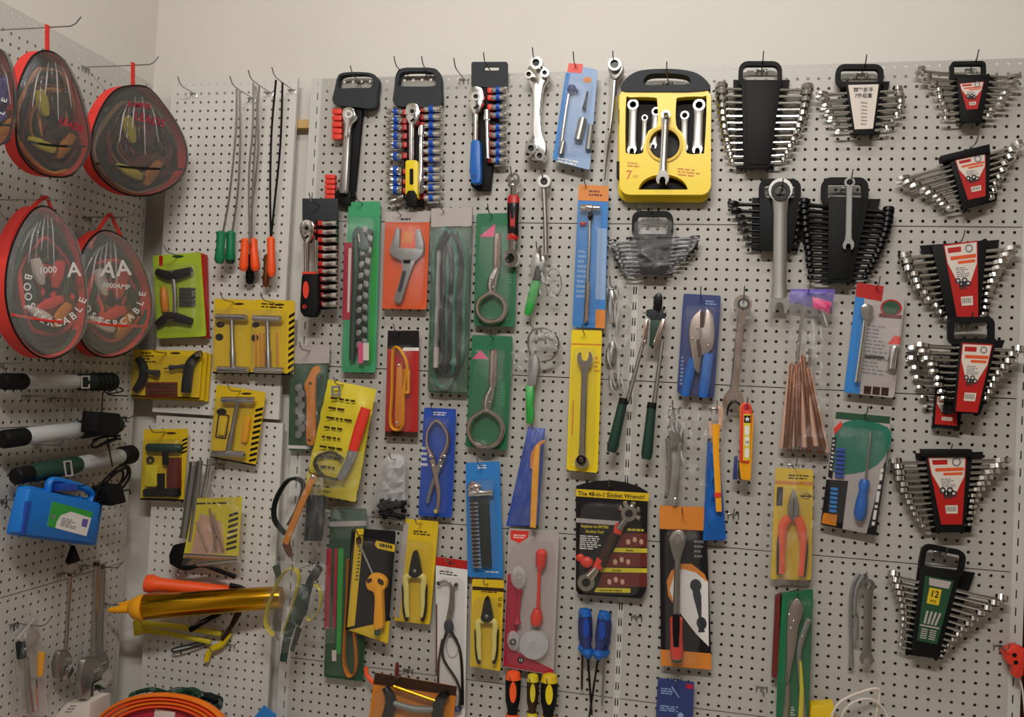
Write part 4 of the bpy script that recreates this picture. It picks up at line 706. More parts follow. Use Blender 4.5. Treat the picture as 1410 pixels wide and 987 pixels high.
# --- blue card locking pliers
Q = [(941, 404), (993, 407), (983, 548), (932, 541)]
c = pack('locking_pliers_pack', 'blue and purple card with dull curved jaw locking pliers', 'tool pack', Q, 26, 'navy', (965, 409), what='holding the blue locking pliers card')
part('lettering', 'paleblue', bars(sub(Q, .06, .62, .14, .92), 8, 28, 3), bars(sub(Q, .6, .05, .95, .1), 2, 28, 3), par=c); j = part('jaw', 'nickel', pr(sm([(949, 462), (952, 440), (962, 428), (966, 426), (968, 446), (972, 426), (980, 432), (984, 452), (982, 476), (974, 486), (966, 490), (963, 514), (956, 506), (952, 484)]), 38, 52, 3)); part('jaw_gap', 'brown', pr(sm([(965, 430), (970, 432), (969, 450), (964, 448)], 3), 51, 53), pr(sm([(959, 470), (963, 468), (966, 486), (962, 492)], 3), 51, 53), par=j); part('rivet', 'pinkchrome', *[el(x, y, 53, 2, 2, 2.5) for x, y in ((953, 466), (975, 476), (960, 452))], par=j)
part('grip', 'blue', tu([(955, 494, 44), (948, 520, 44), (943, 545, 44)], [6.5, 6.5, 6], 10, 2, .7)); part('grip', 'blue', tu([(976, 486, 44), (972, 515, 44), (968, 547, 44)], [7, 7, 6.4], 10, 2, .7)); blister([(942, 420), (990, 422), (982, 546), (936, 542)], 28, 32, .86)
# --- long rosy wrench in a bag, scissors
t = thing('ratchet_wrench', 'long rosy chrome ratchet wrench in a clear sleeve', 'wrench', 1008, 562, 40)
w = part('wrench', 'pinkchrome', wrench((1024, 406, 50), (1008, 566, 44), 22, 0, 'RO', 24, .1)); part('ratchet_core', 'blackox', an(1024, 418, 8.5, 5.5, 44, 58, 14)); part('sleeve', 'film', cz([(1006, 408), (1046, 410), (1036, 556), (1000, 552)], 62, 4, 14, 77)); hook(1024, 408, 46, 80, 'holding the long rosy ratchet wrench')
t = thing('utility_knife', 'orange and yellow snap off knife clipped by the rosy wrench', 'knife', 1025, 665, 50)
b = part('body', 'amber', pr(rq([(1019, 556), (1034, 556), (1038, 575), (1034, 662), (1020, 660), (1018, 640)], .12), 50, 62, 2)); part('orange_shell', 'redbright', pr(rq([(1020, 560), (1023, 554), (1031, 554), (1036, 562), (1032, 638), (1018, 636)], .12), 60, 66, 2), par=b); part('ring_hole', 'crimson', an(1028, 560, 4, 2, 65, 68, 14), par=b); i_ = part('inlay', 'limeyellow', pr([(1024, 570), (1034, 570), (1032, 634), (1023, 634)], 66, 66.6), par=b); part('logo_plate', 'black', pr(q4(1024.5, 572, 1033.5, 582), 66.6, 67), par=b); part('star', 'white', pr([(1029 + (4.2 if k % 2 == 0 else 1.7) * math.sin(k * math.pi / 5), 577 - (4.2 if k % 2 == 0 else 1.7) * math.cos(k * math.pi / 5)) for k in range(10)], 67, 67.3), par=b); part('window', 'white', *[pr(rr(1025.5, y, 1031.5, y + 13, 2), 66.6, 67) for y in (586, 601, 617)], par=b); part('lettering', 'black', tx('10', 1028.5, 609, 4, 67.4), par=b); part('blade_slot', 'charcoal', pr([(1017, 636), (1022, 636), (1021, 662), (1016, 658)], 48, 58), par=b); part('lanyard', 'black', tu([(1022, 560, 54), (1012, 552, 54), (1004, 558, 54), (1001, 572, 52)], [1, 2, 2, 1], 6, 4, .6)); part('side_blade', 'navy', pr([(1011, 628), (1016, 628), (1015, 660), (1009, 660)], 42, 48, 1)); hook(1028, 558, 50, 90, 'holding the orange snap off knife')
# --- bagged locking pliers, clear
t = thing('locking_pliers', 'plain chrome locking pliers in a clear bag', 'pliers', 926, 690, 34)
part('jaw', 'satin', pr(sm([(927, 562), (931, 575), (940, 590), (941, 604), (934, 610), (926, 606), (921, 600), (922, 580)]), 32, 44, 2)); part('handle', 'satin', tu([(920, 604, 38), (922, 640, 38), (918, 682, 38)], [4, 4, 3], 8, 2, .7)); part('handle', 'satin', tu([(938, 604, 38), (934, 640, 38), (930, 686, 38)], [4, 4.4, 3.4], 8, 2, .7)); part('screw', 'chrome', la((930, 684, 38), (929, 694, 38), [(0, 2), (.4, 4), (1, 4)], 10)); part('bag', 'film', cz([(914, 560), (984, 556), (972, 690), (906, 690)], 48, 4, 18, 15)); crease([(916, 562), (980, 558), (966, 640), (910, 640)], 60, 6, 9); hook(927, 562, 40, 90, 'holding the bagged chrome locking pliers')
# --- blue bag with amber handle
t = thing('strap_wrench_bag', 'blue bag with a short amber handle beside the bagged pliers', 'tool bag', 982, 745, 40)
part('bag', 'blue', cz([(974, 606), (990, 618), (1000, 742), (968, 744)], 34, 10, 10, 23, 6, 12)); part('bag_back', 'royal', pr([(974, 606), (990, 616), (997, 744), (968, 744)], 30, 33)); part('handle', 'amber', tu([(986, 584, 58), (986, 620, 58), (988, 660, 58), (990, 704, 56)], [5.5, 4.6, 4.6, 4.2], 8, 3, .6)); part('strap_loop', 'skin', tu([(985, 560, 54), (993, 565, 54), (990, 590, 54), (980, 600, 54), (978, 580, 54)], [1.5, 3, 3, 3, 2], 8, 3, .6)); part('band', 'redbright', tu([(988, 678, 58), (988.5, 684, 58)], 5, 8, 1, .65)); hook(987, 562, 44, 90, 'holding the blue bag with the short amber handle')
# --- bag of copper brushes
t = thing('rod_bag', 'clear bag of long copper brown rods under a purple header', 'bag', 1110, 624, 30)
R_ = random.Random(4)
for k in range(13):
    u0 = 1082 + k * 2.6 + R_.random() * 3; x1 = 1076 + k * 5.3; part('rod', 'copper' if k % 3 else 'skin', la((lerp(1106, u0, .75), 498 + R_.random() * 16 - (12 if 5 < k < 9 else 0), 32 + (k * 5) % 14), (x1, 612 + R_.random() * 12, 32 + (k * 7) % 16), [(0, 1.5), (.03, 3), (1, 3.4)], 8))
part('tall_rod', 'satin', tu([(1107, 420, 48), (1102, 455, 46), (1098, 495, 44)], [1.6, 2, 2.4], 8, 2)); part('rod_tip', 'chrome', la((1116, 480, 46), (1115, 505, 44), [(0, 3), (.3, 3), (1, 1.6)], 8)); part('header', 'purple', cz([(1088, 398), (1150, 398), (1146, 428), (1086, 416)], 44, 8, 10, 36, 8, 4)); part('pink_fold', 'pink', cz([(1118, 408), (1146, 416), (1142, 432), (1120, 424)], 56, 4, 4, 37, 4, 3)); part('film', 'film', cz([(1084, 400), (1150, 402), (1146, 622), (1074, 618)], 56, 6, 12, 38)); crease([(1086, 420), (1146, 424), (1142, 520), (1082, 516)], 64, 6, 10); hook(1112, 402, 46, 90, 'holding the bag of copper rods')
# --- red and blue card socket wrench
Q = [(1180, 389), (1247, 402), (1231, 548), (1162, 540)]
c = pack('socket_wrench_pack', 'grey card with red top and blue side holding a chrome wrench', 'tool pack', Q, 30, 'greycard', (1206, 396), what='holding the grey card with red top')
part('red_top', 'red', pr([(1180, 389), (1217, 394), (1214, 415), (1178, 408)], 32, 32.5), par=c); part('blue_side', 'cardblue', pr([(1178, 408), (1190, 411), (1184, 542), (1162, 540)], 32, 32.5), par=c); k = part('round_picture', 'deepgreen', pr(oval(1227, 424, 14, 11), 32, 32.6), par=c); part('round_rim', 'red', an(1227, 424, 15, 12.5, 32.6, 33, 20, .8), par=c); part('red_band', 'maroon', pr([(1211, 431), (1242, 434), (1241, 439), (1210, 436)], 33, 33.4), par=c); part('red_wedge', 'redbright', pr([(1222, 474), (1232, 462), (1240, 464), (1239, 474)], 32, 32.5), par=c); part('print', 'grey', bars([(1192, 445), (1230, 450), (1226, 520), (1186, 515)], 14, 32, 9), par=c); part('photo_strip', 'brown', *[pr([(1190 + 12 * k, 531 + k), (1200 + 12 * k, 532 + k), (1199 + 12 * k, 543 + k), (1189 + 12 * k, 542 + k)], 32, 32.5) for k in range(3)], par=c)
w = part('wrench', 'chrome', tu([(1193, 430, 46), (1188, 470, 46), (1180, 526, 46)], [3, 3, 3.2], 8, 2, .7)); part('head', 'chrome', pr(sm([(1186, 424), (1192, 418), (1202, 422), (1203, 432), (1195, 442), (1188, 438)]), 40, 54, 2), par=w); part('socket', 'chrome', la((1232, 476, 44), (1228, 508, 44), [(0, 5.5), (.1, 6.5), (1, 6.5)], 14)); part('bar', 'charcoal', tu([(1191, 490, 36), (1218, 492, 36)], 1.4, 6, 1), par=c); blister([(1184, 416), (1242, 426), (1230, 530), (1172, 534)], 32, 24, .9)
# --- green card screwdriver
Q = [(1150, 565), (1228, 572), (1206, 737), (1130, 722)]
c = pack('screwdriver_pack', 'tilted green and white card with a blue screwdriver and bits', 'tool pack', Q, 30, 'greycard', (1190, 570), what='holding the tilted green screwdriver card')
part('green_field', 'teal', pr(sm([(1153, 588), (1180, 578), (1222, 588), (1226, 612), (1208, 640), (1176, 652), (1144, 648), (1148, 612)], 3), 32, 32.5), par=c); part('green_header', 'deepgreen', pr(sub(Q, .02, .01, .98, .07), 32, 32.4), par=c); part('black_side', 'cardblack', pr([(1217, 640), (1221, 632), (1206, 737), (1193, 735)], 32, 32.6), pr([(1146, 602), (1152, 602), (1146, 660), (1140, 656)], 32, 32.6), pr([(1138, 660), (1168, 662), (1160, 728), (1130, 722)], 32, 32.4), par=c); part('orange_box', 'tan', pr([(1134, 706), (1153, 708), (1151, 724), (1131, 720)], 32.4, 32.8), par=c)
part('lettering', 'white', *[pr([(1213 - y * .165, 645 + y), (1217 - y * .165, 645.5 + y), (1217 - (y + l) * .165, 645.5 + y + l), (1213 - (y + l) * .165, 645 + y + l)], 32.6, 33) for y, l in ((0, 5), (7, 9), (22, 6), (31, 15), (50, 4), (57, 13), (73, 5))], bars([(1147, 604), (1151, 604), (1146, 650), (1142, 648)], 8, 32.6, 3), par=c)
for k in range(7): part('bit', 'royal', pr(ro(q4(1151, 617, 1162, 620.5), 6, 1157, 600), 34, 38) if 0 else pr([(1152 - k * .3, 617 + k * 6), (1164 - k * .3, 618 + k * 6), (1164 - k * .3, 622 + k * 6), (1152 - k * .3, 621 + k * 6)], 34, 40, 1))
for k in range(6): part('bit', 'cardblue', pr([(1144 - k * .4, 671 + k * 6), (1154 - k * .4, 672 + k * 6), (1154 - k * .4, 676 + k * 6), (1144 - k * .4, 675 + k * 6)], 34, 40, 1))
h = part('screwdriver_handle', 'blue', la((1191, 660, 48), (1183, 716, 48), [(0, 5), (.1, 7.5), (.3, 5.5), (.55, 8), (.85, 8.5), (1, 5)], 12)); part('shaft', 'satin', tu([(1199, 594, 46), (1192, 662, 48)], 1.6, 8, 1)); part('grip_shine', 'charcoal', tu([(1186, 688, 54), (1184, 710, 54)], [3, 4], 8, 1), par=h); part('red_ribbon', 'redbright', pr([(1148, 590), (1158, 580), (1160, 586), (1149, 598)], 32.5, 34), par=c); blister([(1150, 584), (1222, 592), (1206, 728), (1136, 716)], 32, 30, .88)
# --- yellow card, orange pliers
Q = [(1068, 644), (1120, 646), (1117, 799), (1061, 797)]
c = pack('pliers_pack', 'yellow card with orange handled pliers in a clear bag', 'tool pack', Q, 28, 'cardyellow', (1094, 640), what='holding the yellow card with orange pliers')
part('red_line', 'tan', pr(sub(Q, 0, .115, 1, .145), 30, 30.4), par=c); part('black_tag', 'cardblack', pr(sub(Q, .06, .17, .22, .34), 30, 30.4), par=c); part('ring_mark', 'brown', an(1110, 683, 5.5, 4.4, 30, 30.4, 16, .8), pr(q4(1102, 682, 1118, 684), 30, 30.4), par=c); part('print', 'brown', bars(sub(Q, .35, .05, .9, .1), 2, 30, 2), par=c)
j = part('jaw', 'satin', pr(sm([(1093, 674), (1097, 682), (1101, 698), (1099, 712), (1092, 716), (1086, 710), (1085, 697), (1089, 682)]), 40, 52, 2)); part('jaw_seam', 'blackox', pr([(1092.5, 678), (1093.5, 678), (1093, 712), (1092, 712)], 51, 53), par=j)
for s, P in (('l', [(1086, 712), (1078, 725), (1077, 750), (1076, 790)]), ('r', [(1098, 712), (1104, 728), (1106, 752), (1103, 792)])):
    h = part('handle', 'orangered', tu([(x, y, 46) for x, y in P], [6, 6.5, 4.6, 4.4], 10, 4, .8)); k = -4 if s == 'l' else 3.4; part('grip', 'black', tu([(P[1][0] + k, P[1][1] + 10, 44), (P[2][0] + k, P[2][1], 44), (P[3][0] + k * .7, P[3][1] + 1, 44)], [2.4, 3.6, 4], 10, 3, .8), par=h)
part('bag', 'film', cz([(1060, 630), (1128, 630), (1124, 806), (1040, 806)], 58, 2, 10, 65)); blister([(1072, 672), (1116, 672), (1112, 795), (1066, 795)], 30, 30, .9)
# --- the 48-in-1 card
Q = [(793, 668), (892, 676), (889, 824), (794, 818)]
c = pack('socket_wrench_card', 'black card with yellow bands titled 48 in 1 socket wrench', 'tool pack', [(793, 669), (805, 665), (822, 662), (842, 661), (862, 664), (880, 670), (892, 677), (890, 812), (883, 824), (797, 818), (793, 812)], 26, 'cardblack', (841, 668), 2, .03, what='holding the black 48 in 1 card')
part('title_band', 'cardyellow', pr([(793, 673), (894, 679), (893, 690), (793, 683)], 28, 28.5), par=c); part('lettering', 'black', tx('The 48-in-1 Socket Wrench!', 842, 682, 6, 28.8, 3.4, 92), par=c); part('grey_band', 'greycard', pr(sub(Q, .0, .3, .6, .34), 28, 28.4), par=c)
for k, (y, s) in enumerate(((754, 'Bolts'), (781.5, 'Hooks'), (809, 'Universal Adjust'))):
    x0 = (847, 829, 821)[k]; part('yellow_band', 'limeyellow', pr([(x0, y), (891 if k < 2 else 868, y + 1), (891 if k < 2 else 868, y + 7), (x0 - 3, y + 6)], 28, 28.5), par=c); part('lettering', 'black', tx(s, x0 + 20, y + 3.7, 3.4, 28.8, 1), par=c); part('photo', 'maroon', pr([(x0 + 9, y - 20), (891, y - 20), (891, y - 1), (x0 + 2, y - 1)], 28, 28.3), par=c); part('photo_shape', 'skin', *[el(x0 + 18 + 9 * j, y - 8 - 3 * (j % 2), 28.4, 3, 4, .5, 8, 4) for j in range(3)], par=c)
part('lettering', 'limeyellow', tx('Replaces An ENTIRE', 819, 725, 4, 28.6, 3, 38), tx('Socket Set!', 819, 732, 4, 28.6, 3), bars([(864, 727), (888, 728), (888, 732), (864, 731)], 1, 28.2, 3, .8, .9), par=c); part('print', 'white', bars([(799, 736), (830, 738), (828, 758), (798, 756)], 7, 28, 5), par=c)
w = part('wrench_handle', 'brown', tu([(850, 728, 42), (838, 752, 42), (826, 778, 42)], [5, 6.5, 6], 10, 2, .7)); part('red_ring', 'redbright', tu([(854, 722, 42), (849, 734, 42)], 6.4, 10, 1, .7), tu([(828, 770, 42), (822, 782, 42)], 6.6, 10, 1, .7), par=w)
s = part('socket_head', 'chrome', an(866, 707, 11, 5.5, 34, 52, 14), *[la((866 + 11 * math.cos(a), 707 + 11 * math.sin(a), 44), (866 + 17 * math.cos(a), 707 + 17 * math.sin(a), 46), [(0, 3), (.5, 3.6), (1, 3.2)], 8) for a in [-2.6, -1.9, -1.2, -.4, .4]]); part('neck', 'satin', tu([(862, 714, 44), (852, 728, 44)], 5, 10, 1)); part('socket_head', 'chrome', an(807, 802, 12, 6, 34, 52, 14), la((822, 782, 44), (812, 794, 44), [(0, 5), (1, 8)], 10)); part('bore', 'blackox', pr(oval(866, 707, 5.6, n=12), 38, 46), pr(oval(807, 802, 6, n=12), 38, 46)); part('knob', 'redbright', el(808, 774, 34, 9, 8, 9), el(799, 768, 32, 6, 6, 6)); blister([(800, 690), (885, 694), (884, 818), (797, 816)], 28, 28, .94)
# --- black and orange card ratchet handle
Q = [(908, 696), (972, 698), (980, 922), (910, 916)]
c = pack('ratchet_pack', 'black card with orange top and foot holding a long red ratchet', 'tool pack', Q, 28, 'cardblack', (940, 706), what='holding the black and orange ratchet card')
part('orange_header', 'cardorange', pr(sub(Q, 0, 0, 1, .145), 30, 30.5), par=c); part('orange_foot', 'cardorange', pr(sub(Q, 0, .9, 1, 1), 30, 30.5), par=c); k = part('white_curve', 'white', pr([(975, 800), (976, 890), (958, 872), (932, 838), (920, 812), (926, 790), (940, 780), (960, 786)], 30, 30.4), par=c); part('orange_curve', 'cardorange', pr([(918, 800), (924, 786), (938, 776), (952, 776), (970, 790), (975, 802), (958, 788), (940, 783), (928, 792), (922, 812), (930, 836), (920, 820)], 30.4, 30.7), par=c); part('ratchet_drawing', 'charcoal', tu([(956, 800, 31), (960, 820, 31), (964, 850, 31), (966, 870, 31)], [3, 6, 2, 5], 8, 2, .1), el(958, 806, 31, 8, 9, .5), el(966, 858, 31, 7, 9, .5), par=c); part('print', 'grey', bars(sub(Q, .72, .2, .95, .32), 4, 30, 6), par=c)
h = part('ratchet_head', 'satin', pr(sm([(922, 744), (926, 734), (934, 730), (942, 734), (944, 746), (940, 760), (936, 774), (930, 774), (925, 760)]), 40, 56, 2)); part('dial', 'chrome', an(933, 743, 6, 3.4, 55, 59, 16, 1.4), par=h); part('shank', 'satin', la((933, 770, 48), (931, 850, 48), [(0, 3.4), (.12, 5), (.2, 4.2), (1, 5)], 12)); g = part('grip', 'redbright', la((931, 848, 48), (932, 908, 48), [(0, 5), (.06, 9), (.5, 8.6), (.85, 9.6), (1, 7)], 14)); part('grip_inlay', 'black', tu([(931, 846, 62), (931, 868, 62), (931, 890, 61)], [5.4, 5.2, 4.4], 8, 1, .6), par=g); part('end_cap', 'deepgreen', el(932, 908, 48, 8, 4, 14), par=g); blister([(914, 726), (966, 728), (964, 914), (916, 912)], 30, 34, .9)
# --- navy card at the bottom
Q = [(906, 933), (956, 939), (953, 1010), (902, 1006)]
c = pack('hex_key_card', 'navy card with pale print at the bottom edge', 'tool pack', Q, 26, 'navy', (931, 938), what='holding the navy card at the bottom'); part('red_patch', 'crimson', pr(sub(Q, .78, .05, .97, .14), 28, 28.4), par=c); part('print', 'paleblue', bars(sub(Q, .1, .17, .6, .3), 3, 28, 4), bars(sub(Q, .1, .5, .9, .62), 3, 28, 8), pr(oval(937, 985, 4), 28, 28.4), tu([(925, 945, 29), (935, 960, 29)], 1, 6, 1, .1), par=c)
# --- screwdrivers
def driver(lab, cap, cap2, tip, d, r, mats, end=.5, name='screwdriver'):
    t = thing(name, lab, 'screwdriver', *tip, d)
    m = (lerp(cap[0], tip[0], end), lerp(cap[1], tip[1], end)); h = part('handle', mats[0], la((*cap, d), (*m, d), [(0, r * .55), (.04, r * .85), (.2, r), (.55, r * .92), (.75, r * .6), (.88, r * .85), (1, r * .5)], 12)); part('cap', mats[1], la((cap[0], cap[1] - .6, d), (lerp(cap[0], m[0], .14), lerp(cap[1], m[1], .14), d), [(0, r * .5), (.2, r * .85), (1, r * 1.02)], 12), par=h); part('collar', mats[1], la((lerp(cap[0], m[0], .8), lerp(cap[1], m[1], .8), d), (*m, d), [(0, r * .75), (.5, r * .95), (1, r * .5)], 12), par=h); part('grip_inlay', mats[2], pr(oval(lerp(cap[0], m[0], .4), lerp(cap[1], m[1], .4), r * .42, abs(m[1] - cap[1]) * .2, 14), d + 10, d + sc(*cap, d) * 1000 * r * 1.03), par=h); part('shaft', mats[3], la((*m, d), (*tip, d), [(0, 1.7), (.92, 1.6), (.97, 1.5), (1, .7)], 8))
driver('blue screwdriver at the left, its shaft crossing its neighbour', (805, 838), None, (815, 985), 40, 9.5, ('navy', 'blue', 'royal', 'blackox'), .46); driver('blue screwdriver at the right, its shaft crossing its neighbour', (833, 842), None, (811, 990), 54, 9.5, ('navy', 'blue', 'royal', 'blackox'), .44)
driver('rear dark screwdriver whose short shaft shows left of the blue pair', (803, 846), None, (801, 950), 22, 7, ('navy', 'blue', 'royal', 'brown'), .5); driver('rear grey shafted screwdriver right of the blue pair', (836, 850), None, (829, 972), 24, 7, ('navy', 'blue', 'royal', 'satin'), .45)
hook(804, 846, 30, 80, 'holding the left blue screwdriver'); hook(833, 848, 30, 80, 'holding the right blue screwdriver'); hook(876, 850, 20, 60, 'left empty below the black 48 in 1 card')
driver('black screwdriver handle with orange cap and windows at the bottom', (707, 924), None, (703, 1070), 44, 11, ('black', 'orangered', 'orangered', 'satin'), .5); driver('dark olive screwdriver handle between the two at the bottom', (734, 928), None, (731, 1060), 40, 8.5, ('brown', 'limeyellow', 'limeyellow', 'satin'), .5); driver('black screwdriver handle with a yellow oval at the bottom', (757, 928), None, (752, 1070), 44, 12, ('black', 'cardyellow', 'yellow', 'satin'), .5)
hook(707, 932, 30, 70, 'holding the orange capped screwdriver'); hook(734, 936, 30, 70, 'holding the olive screwdriver'); hook(757, 936, 30, 70, 'holding the yellow capped screwdriver')
# --- green long card with locking pliers
Q = [(1075, 816), (1120, 811), (1113, 1000), (1068, 1000)]
c = pack('locking_pliers_card', 'long green card with dull long nose locking pliers', 'tool pack', Q, 34, 'cardgreen', (1098, 816), what='holding the long green pliers card')
part('red_box', 'maroon', pr([(1068, 822), (1077, 818), (1070, 934), (1063, 932)], 10, 36)); part('green_strip', 'green', pr([(1078, 826), (1083, 826), (1080, 940), (1074, 940)], 36, 36.4), par=c)
j = part('jaw', 'nickel', pr(sm([(1092, 828), (1098, 824), (1104, 830), (1106, 842), (1100, 862), (1096, 890), (1090, 920), (1085, 944), (1082, 940), (1084, 900), (1084, 870), (1086, 842)]), 48, 62, 3)); part('rivet', 'chrome', *[el(x, y, 63, 2, 2, 2.5) for x, y in ((1087, 846), (1093, 855), (1089, 865), (1105, 876), (1114, 854))], par=j); part('handle', 'castgrey', tu([(1114, 852, 54), (1104, 880, 56), (1100, 905, 54), (1104, 950, 52), (1108, 996, 52)], [4, 4, 3, 3, 3], 8, 3, .7)); part('yellow_grip', 'limeyellow', tu([(1102, 910, 60), (1104, 950, 60), (1102, 998, 58)], [1.6, 3, 4], 8, 2)); part('lower_handle', 'nickel', tu([(1085, 940, 56), (1084, 970, 56), (1080, 998, 56)], [2.5, 3.4, 4], 8, 2)); part('white_print', 'white', bars([(1089, 972), (1096, 972), (1095, 986), (1088, 986)], 4, 36, 3), par=c); blister([(1080, 822), (1119, 820), (1112, 996), (1073, 996)], 36, 34, .92); hook(1050, 952, 40, 90, 'left empty beside the long green pliers card')
# --- bottom right odds
t = thing('cable_loop', 'loop of white cable at the bottom right', 'cable', 1180, 990, 60); part('cable', 'offwhite', tu([(1140, 1060, 70), (1143, 1000, 70), (1152, 972, 70), (1172, 958, 66), (1205, 948, 60), (1211, 958, 56), (1204, 1000, 56), (1200, 1060, 56)], 2, 8, 5)); part('cable', 'offwhite', tu([(1150, 1060, 80), (1156, 1000, 80), (1166, 974, 80), (1190, 962, 76), (1212, 970, 70), (1226, 1000, 66), (1230, 1060, 66)], 1.6, 8, 5))
solo('yellow_pouch', 'cardyellow', 'yellow pouch top peeping in beside the white cable', 'bag', pr(rq([(1116, 972), (1150, 970), (1154, 1060), (1114, 1060)], .1), 20, 60, 4))
t = thing('plastic_tool', 'red plastic tool end on the right edge with two dark holes', 'tool', 1398, 935, 20); b = part('body', 'redbright', pr(rq([(1382, 898), (1398, 889), (1412, 893), (1410, 930), (1404, 935), (1396, 932), (1395, 916), (1388, 914)], .15), 10, 40, 4)); part('hole', 'black', *[pr(oval(x, y, 3.4, 3, 12), 39.5, 40.6) for x, y in ((1397, 902), (1399, 912))], par=b); part('wire', 'offwhite', tu([(1404, 934, 26), (1408, 950, 26), (1412, 990, 26)], 1.2, 6, 2)); hook(1378, 889, 12, 60, 'beside the red tool on the right edge'); hook(1010, 708, 20, 60, 'left empty beside the black ratchet card')
# ================================================================== lower middle
Q = [(455, 702), (505, 700), (500, 938), (446, 932)]
c = pack('strap_pack', 'long green pack with red stripes and a folded yellow strap', 'tool pack', Q, 24, 'deepgreen', (478, 706), what='holding the long green strap pack')
part('clear_header', 'greycard', pr([(448, 696), (512, 694), (512, 724), (448, 728)], 26, 26.4) if 0 else pr(sub(Q, 0, .07, 1, .1), 26, 26.5), par=c); part('red_stripe', 'crimson', pr([(450, 755), (457, 755), (453, 865), (446, 865)], 26, 26.5), pr([(461, 755), (465, 755), (462, 865), (458, 865)], 26, 26.4), par=c); part('green_stripe', 'grass', pr([(466, 755), (473, 755), (469, 900), (463, 900)], 26, 26.5), par=c); part('white_mark', 'offwhite', pr(q4(457, 895, 463, 910), 26, 26.6), par=c)
part('strap', 'tan', tu([(480, 770, 40), (478, 830, 40), (474, 905, 40), (481, 930, 40), (490, 922, 40), (490, 890, 40), (484, 840, 40)], 1.3, 6, 4, 5)); blister([(456, 726), (502, 724), (497, 932), (449, 928)], 26, 22, .9); part('film', 'film', cz([(447, 698), (512, 696), (510, 740), (446, 744)], 46, 4, 8, 91, 8, 5))
Q = [(484, 727), (545, 731), (533, 886), (476, 866)]
c = pack('cable_cutter_pack', 'black and yellow card with an amber crank tool', 'tool pack', Q, 52, 'cardblack', (500, 736), what='holding the black and yellow crank tool card')
part('yellow_strip', 'cardyellow', pr([(490, 728), (501, 728), (488, 864), (478, 864)], 54, 54.5), par=c); part('lettering', 'charcoal', bars([(494, 756), (498, 756), (493, 800), (489, 800)], 9, 54.5, 3), par=c); part('yellow_tag', 'cardyellow', pr([(518, 744), (544, 750), (543, 760), (520, 755), (516, 750)], 54, 54.5), par=c); part('tag_letters', 'black', bars([(523, 747), (541, 751), (541, 756), (523, 753)], 1, 54.5, 4, .8, .9), par=c); part('yellow_foot', 'cardyellow', pr([(476, 866), (537, 852), (534, 886)], 54, 54.6), par=c); part('black_edge', 'black', pr([(476, 864), (538, 850), (538, 854), (476, 868)], 54.6, 55), par=c)
h = part('crank_body', 'amber', pr(sm([(506, 796), (512, 790), (524, 792), (531, 800), (530, 810), (526, 818), (527, 860), (523, 866), (514, 864), (515, 820), (506, 812), (503, 803)]), 62, 80, 4)); part('notch', 'brown', pr(sm([(505, 798), (511, 796), (512, 800), (506, 803)], 2), 79, 81), pr(sm([(521, 796), (528, 800), (527, 806), (520, 802)], 2), 79, 81), par=h); part('wire', 'satin', tu([(493, 744, 66), (502, 765, 66), (514, 792, 68)], 1.4, 6, 2)); part('wire_end', 'brown', el(494, 744, 66, 4, 6, 5)); part('ferrule', 'deepgreen', la((520, 864, 70), (519, 874, 70), [(0, 4), (1, 4)], 10)); blister([(490, 740), (542, 744), (532, 880), (482, 864)], 54, 34, .92)
def cutter(lab, Q, jx, jy, s, d, wt, mats=('black', 'cream')):
    c = pack('cable_cutter_card', lab, 'tool pack', Q, d, 'cardyellow', (lerp(Q[0][0], Q[1][0], .5), Q[0][1] + 6), what=wt); part('print', 'brown', bars(sub(Q, .3, .1, .9, .15), 2, d + 2, 3), par=c)
    X = lambda P: [(jx + x * s, jy + y * s) for x, y in P]
    b = part('jaw', 'blackox', pr(sm(X([(0, -34), (4, -28), (8, -8), (9, 2), (0, 6), (-9, 2), (-8, -8), (-4, -28)]), 3), d + 12, d + 24, 2)); part('pivot', 'castgrey', el(jx, jy - 4 * s, d + 25, 2.6, 2.6, 3), par=b)
    for q in (-1, 1):
        h = part('handle', mats[1], tu([(*p, d + 18) for p in X([(q * 4, 2), (q * 13, 6), (q * 12, 24), (q * 12, 44), (q * 10, 62)])], [4 * s, 4.6 * s, 4.2 * s, 4 * s, 3 * s], 10, 4, .8)); part('grip', 'blackox', tu([(*p, d + 16) for p in X([(q * 17, 16), (q * 15.5, 34), (q * 14.5, 56), (q * 11, 68)])], [2 * s, 3 * s, 2.8 * s, 2.8 * s], 8, 3), par=h)
    blister([bil(Q, .1, .2), bil(Q, .92, .2), bil(Q, .94, .97), bil(Q, .06, .97)], d + 2, 30, .9); return c
c = cutter('yellow card with black and cream cable cutters, the larger card', [(557, 714), (604, 718), (592, 860), (542, 854)], 571, 790, .95, 26, 'holding the larger yellow cutter card'); part('grey_side', 'greycard', pr([(556, 720), (563, 720), (550, 850), (543, 850)], 28, 28.4), par=c)
c = cutter('small yellow card with cable cutters between red packs', [(650, 797), (694, 799), (689, 924), (647, 917)], 670, 852, .9, 50, 'holding the small yellow cutter card'); part('brown_line', 'brown', pr([(651, 807), (694, 810), (694, 815), (650, 812)], 52, 52.4), par=c); part('side_marks', 'brown', an(689, 825, 2.6, 1.6, 52, 52.4, 10), an(688, 833, 2.6, 1.6, 52, 52.4, 10), par=c)
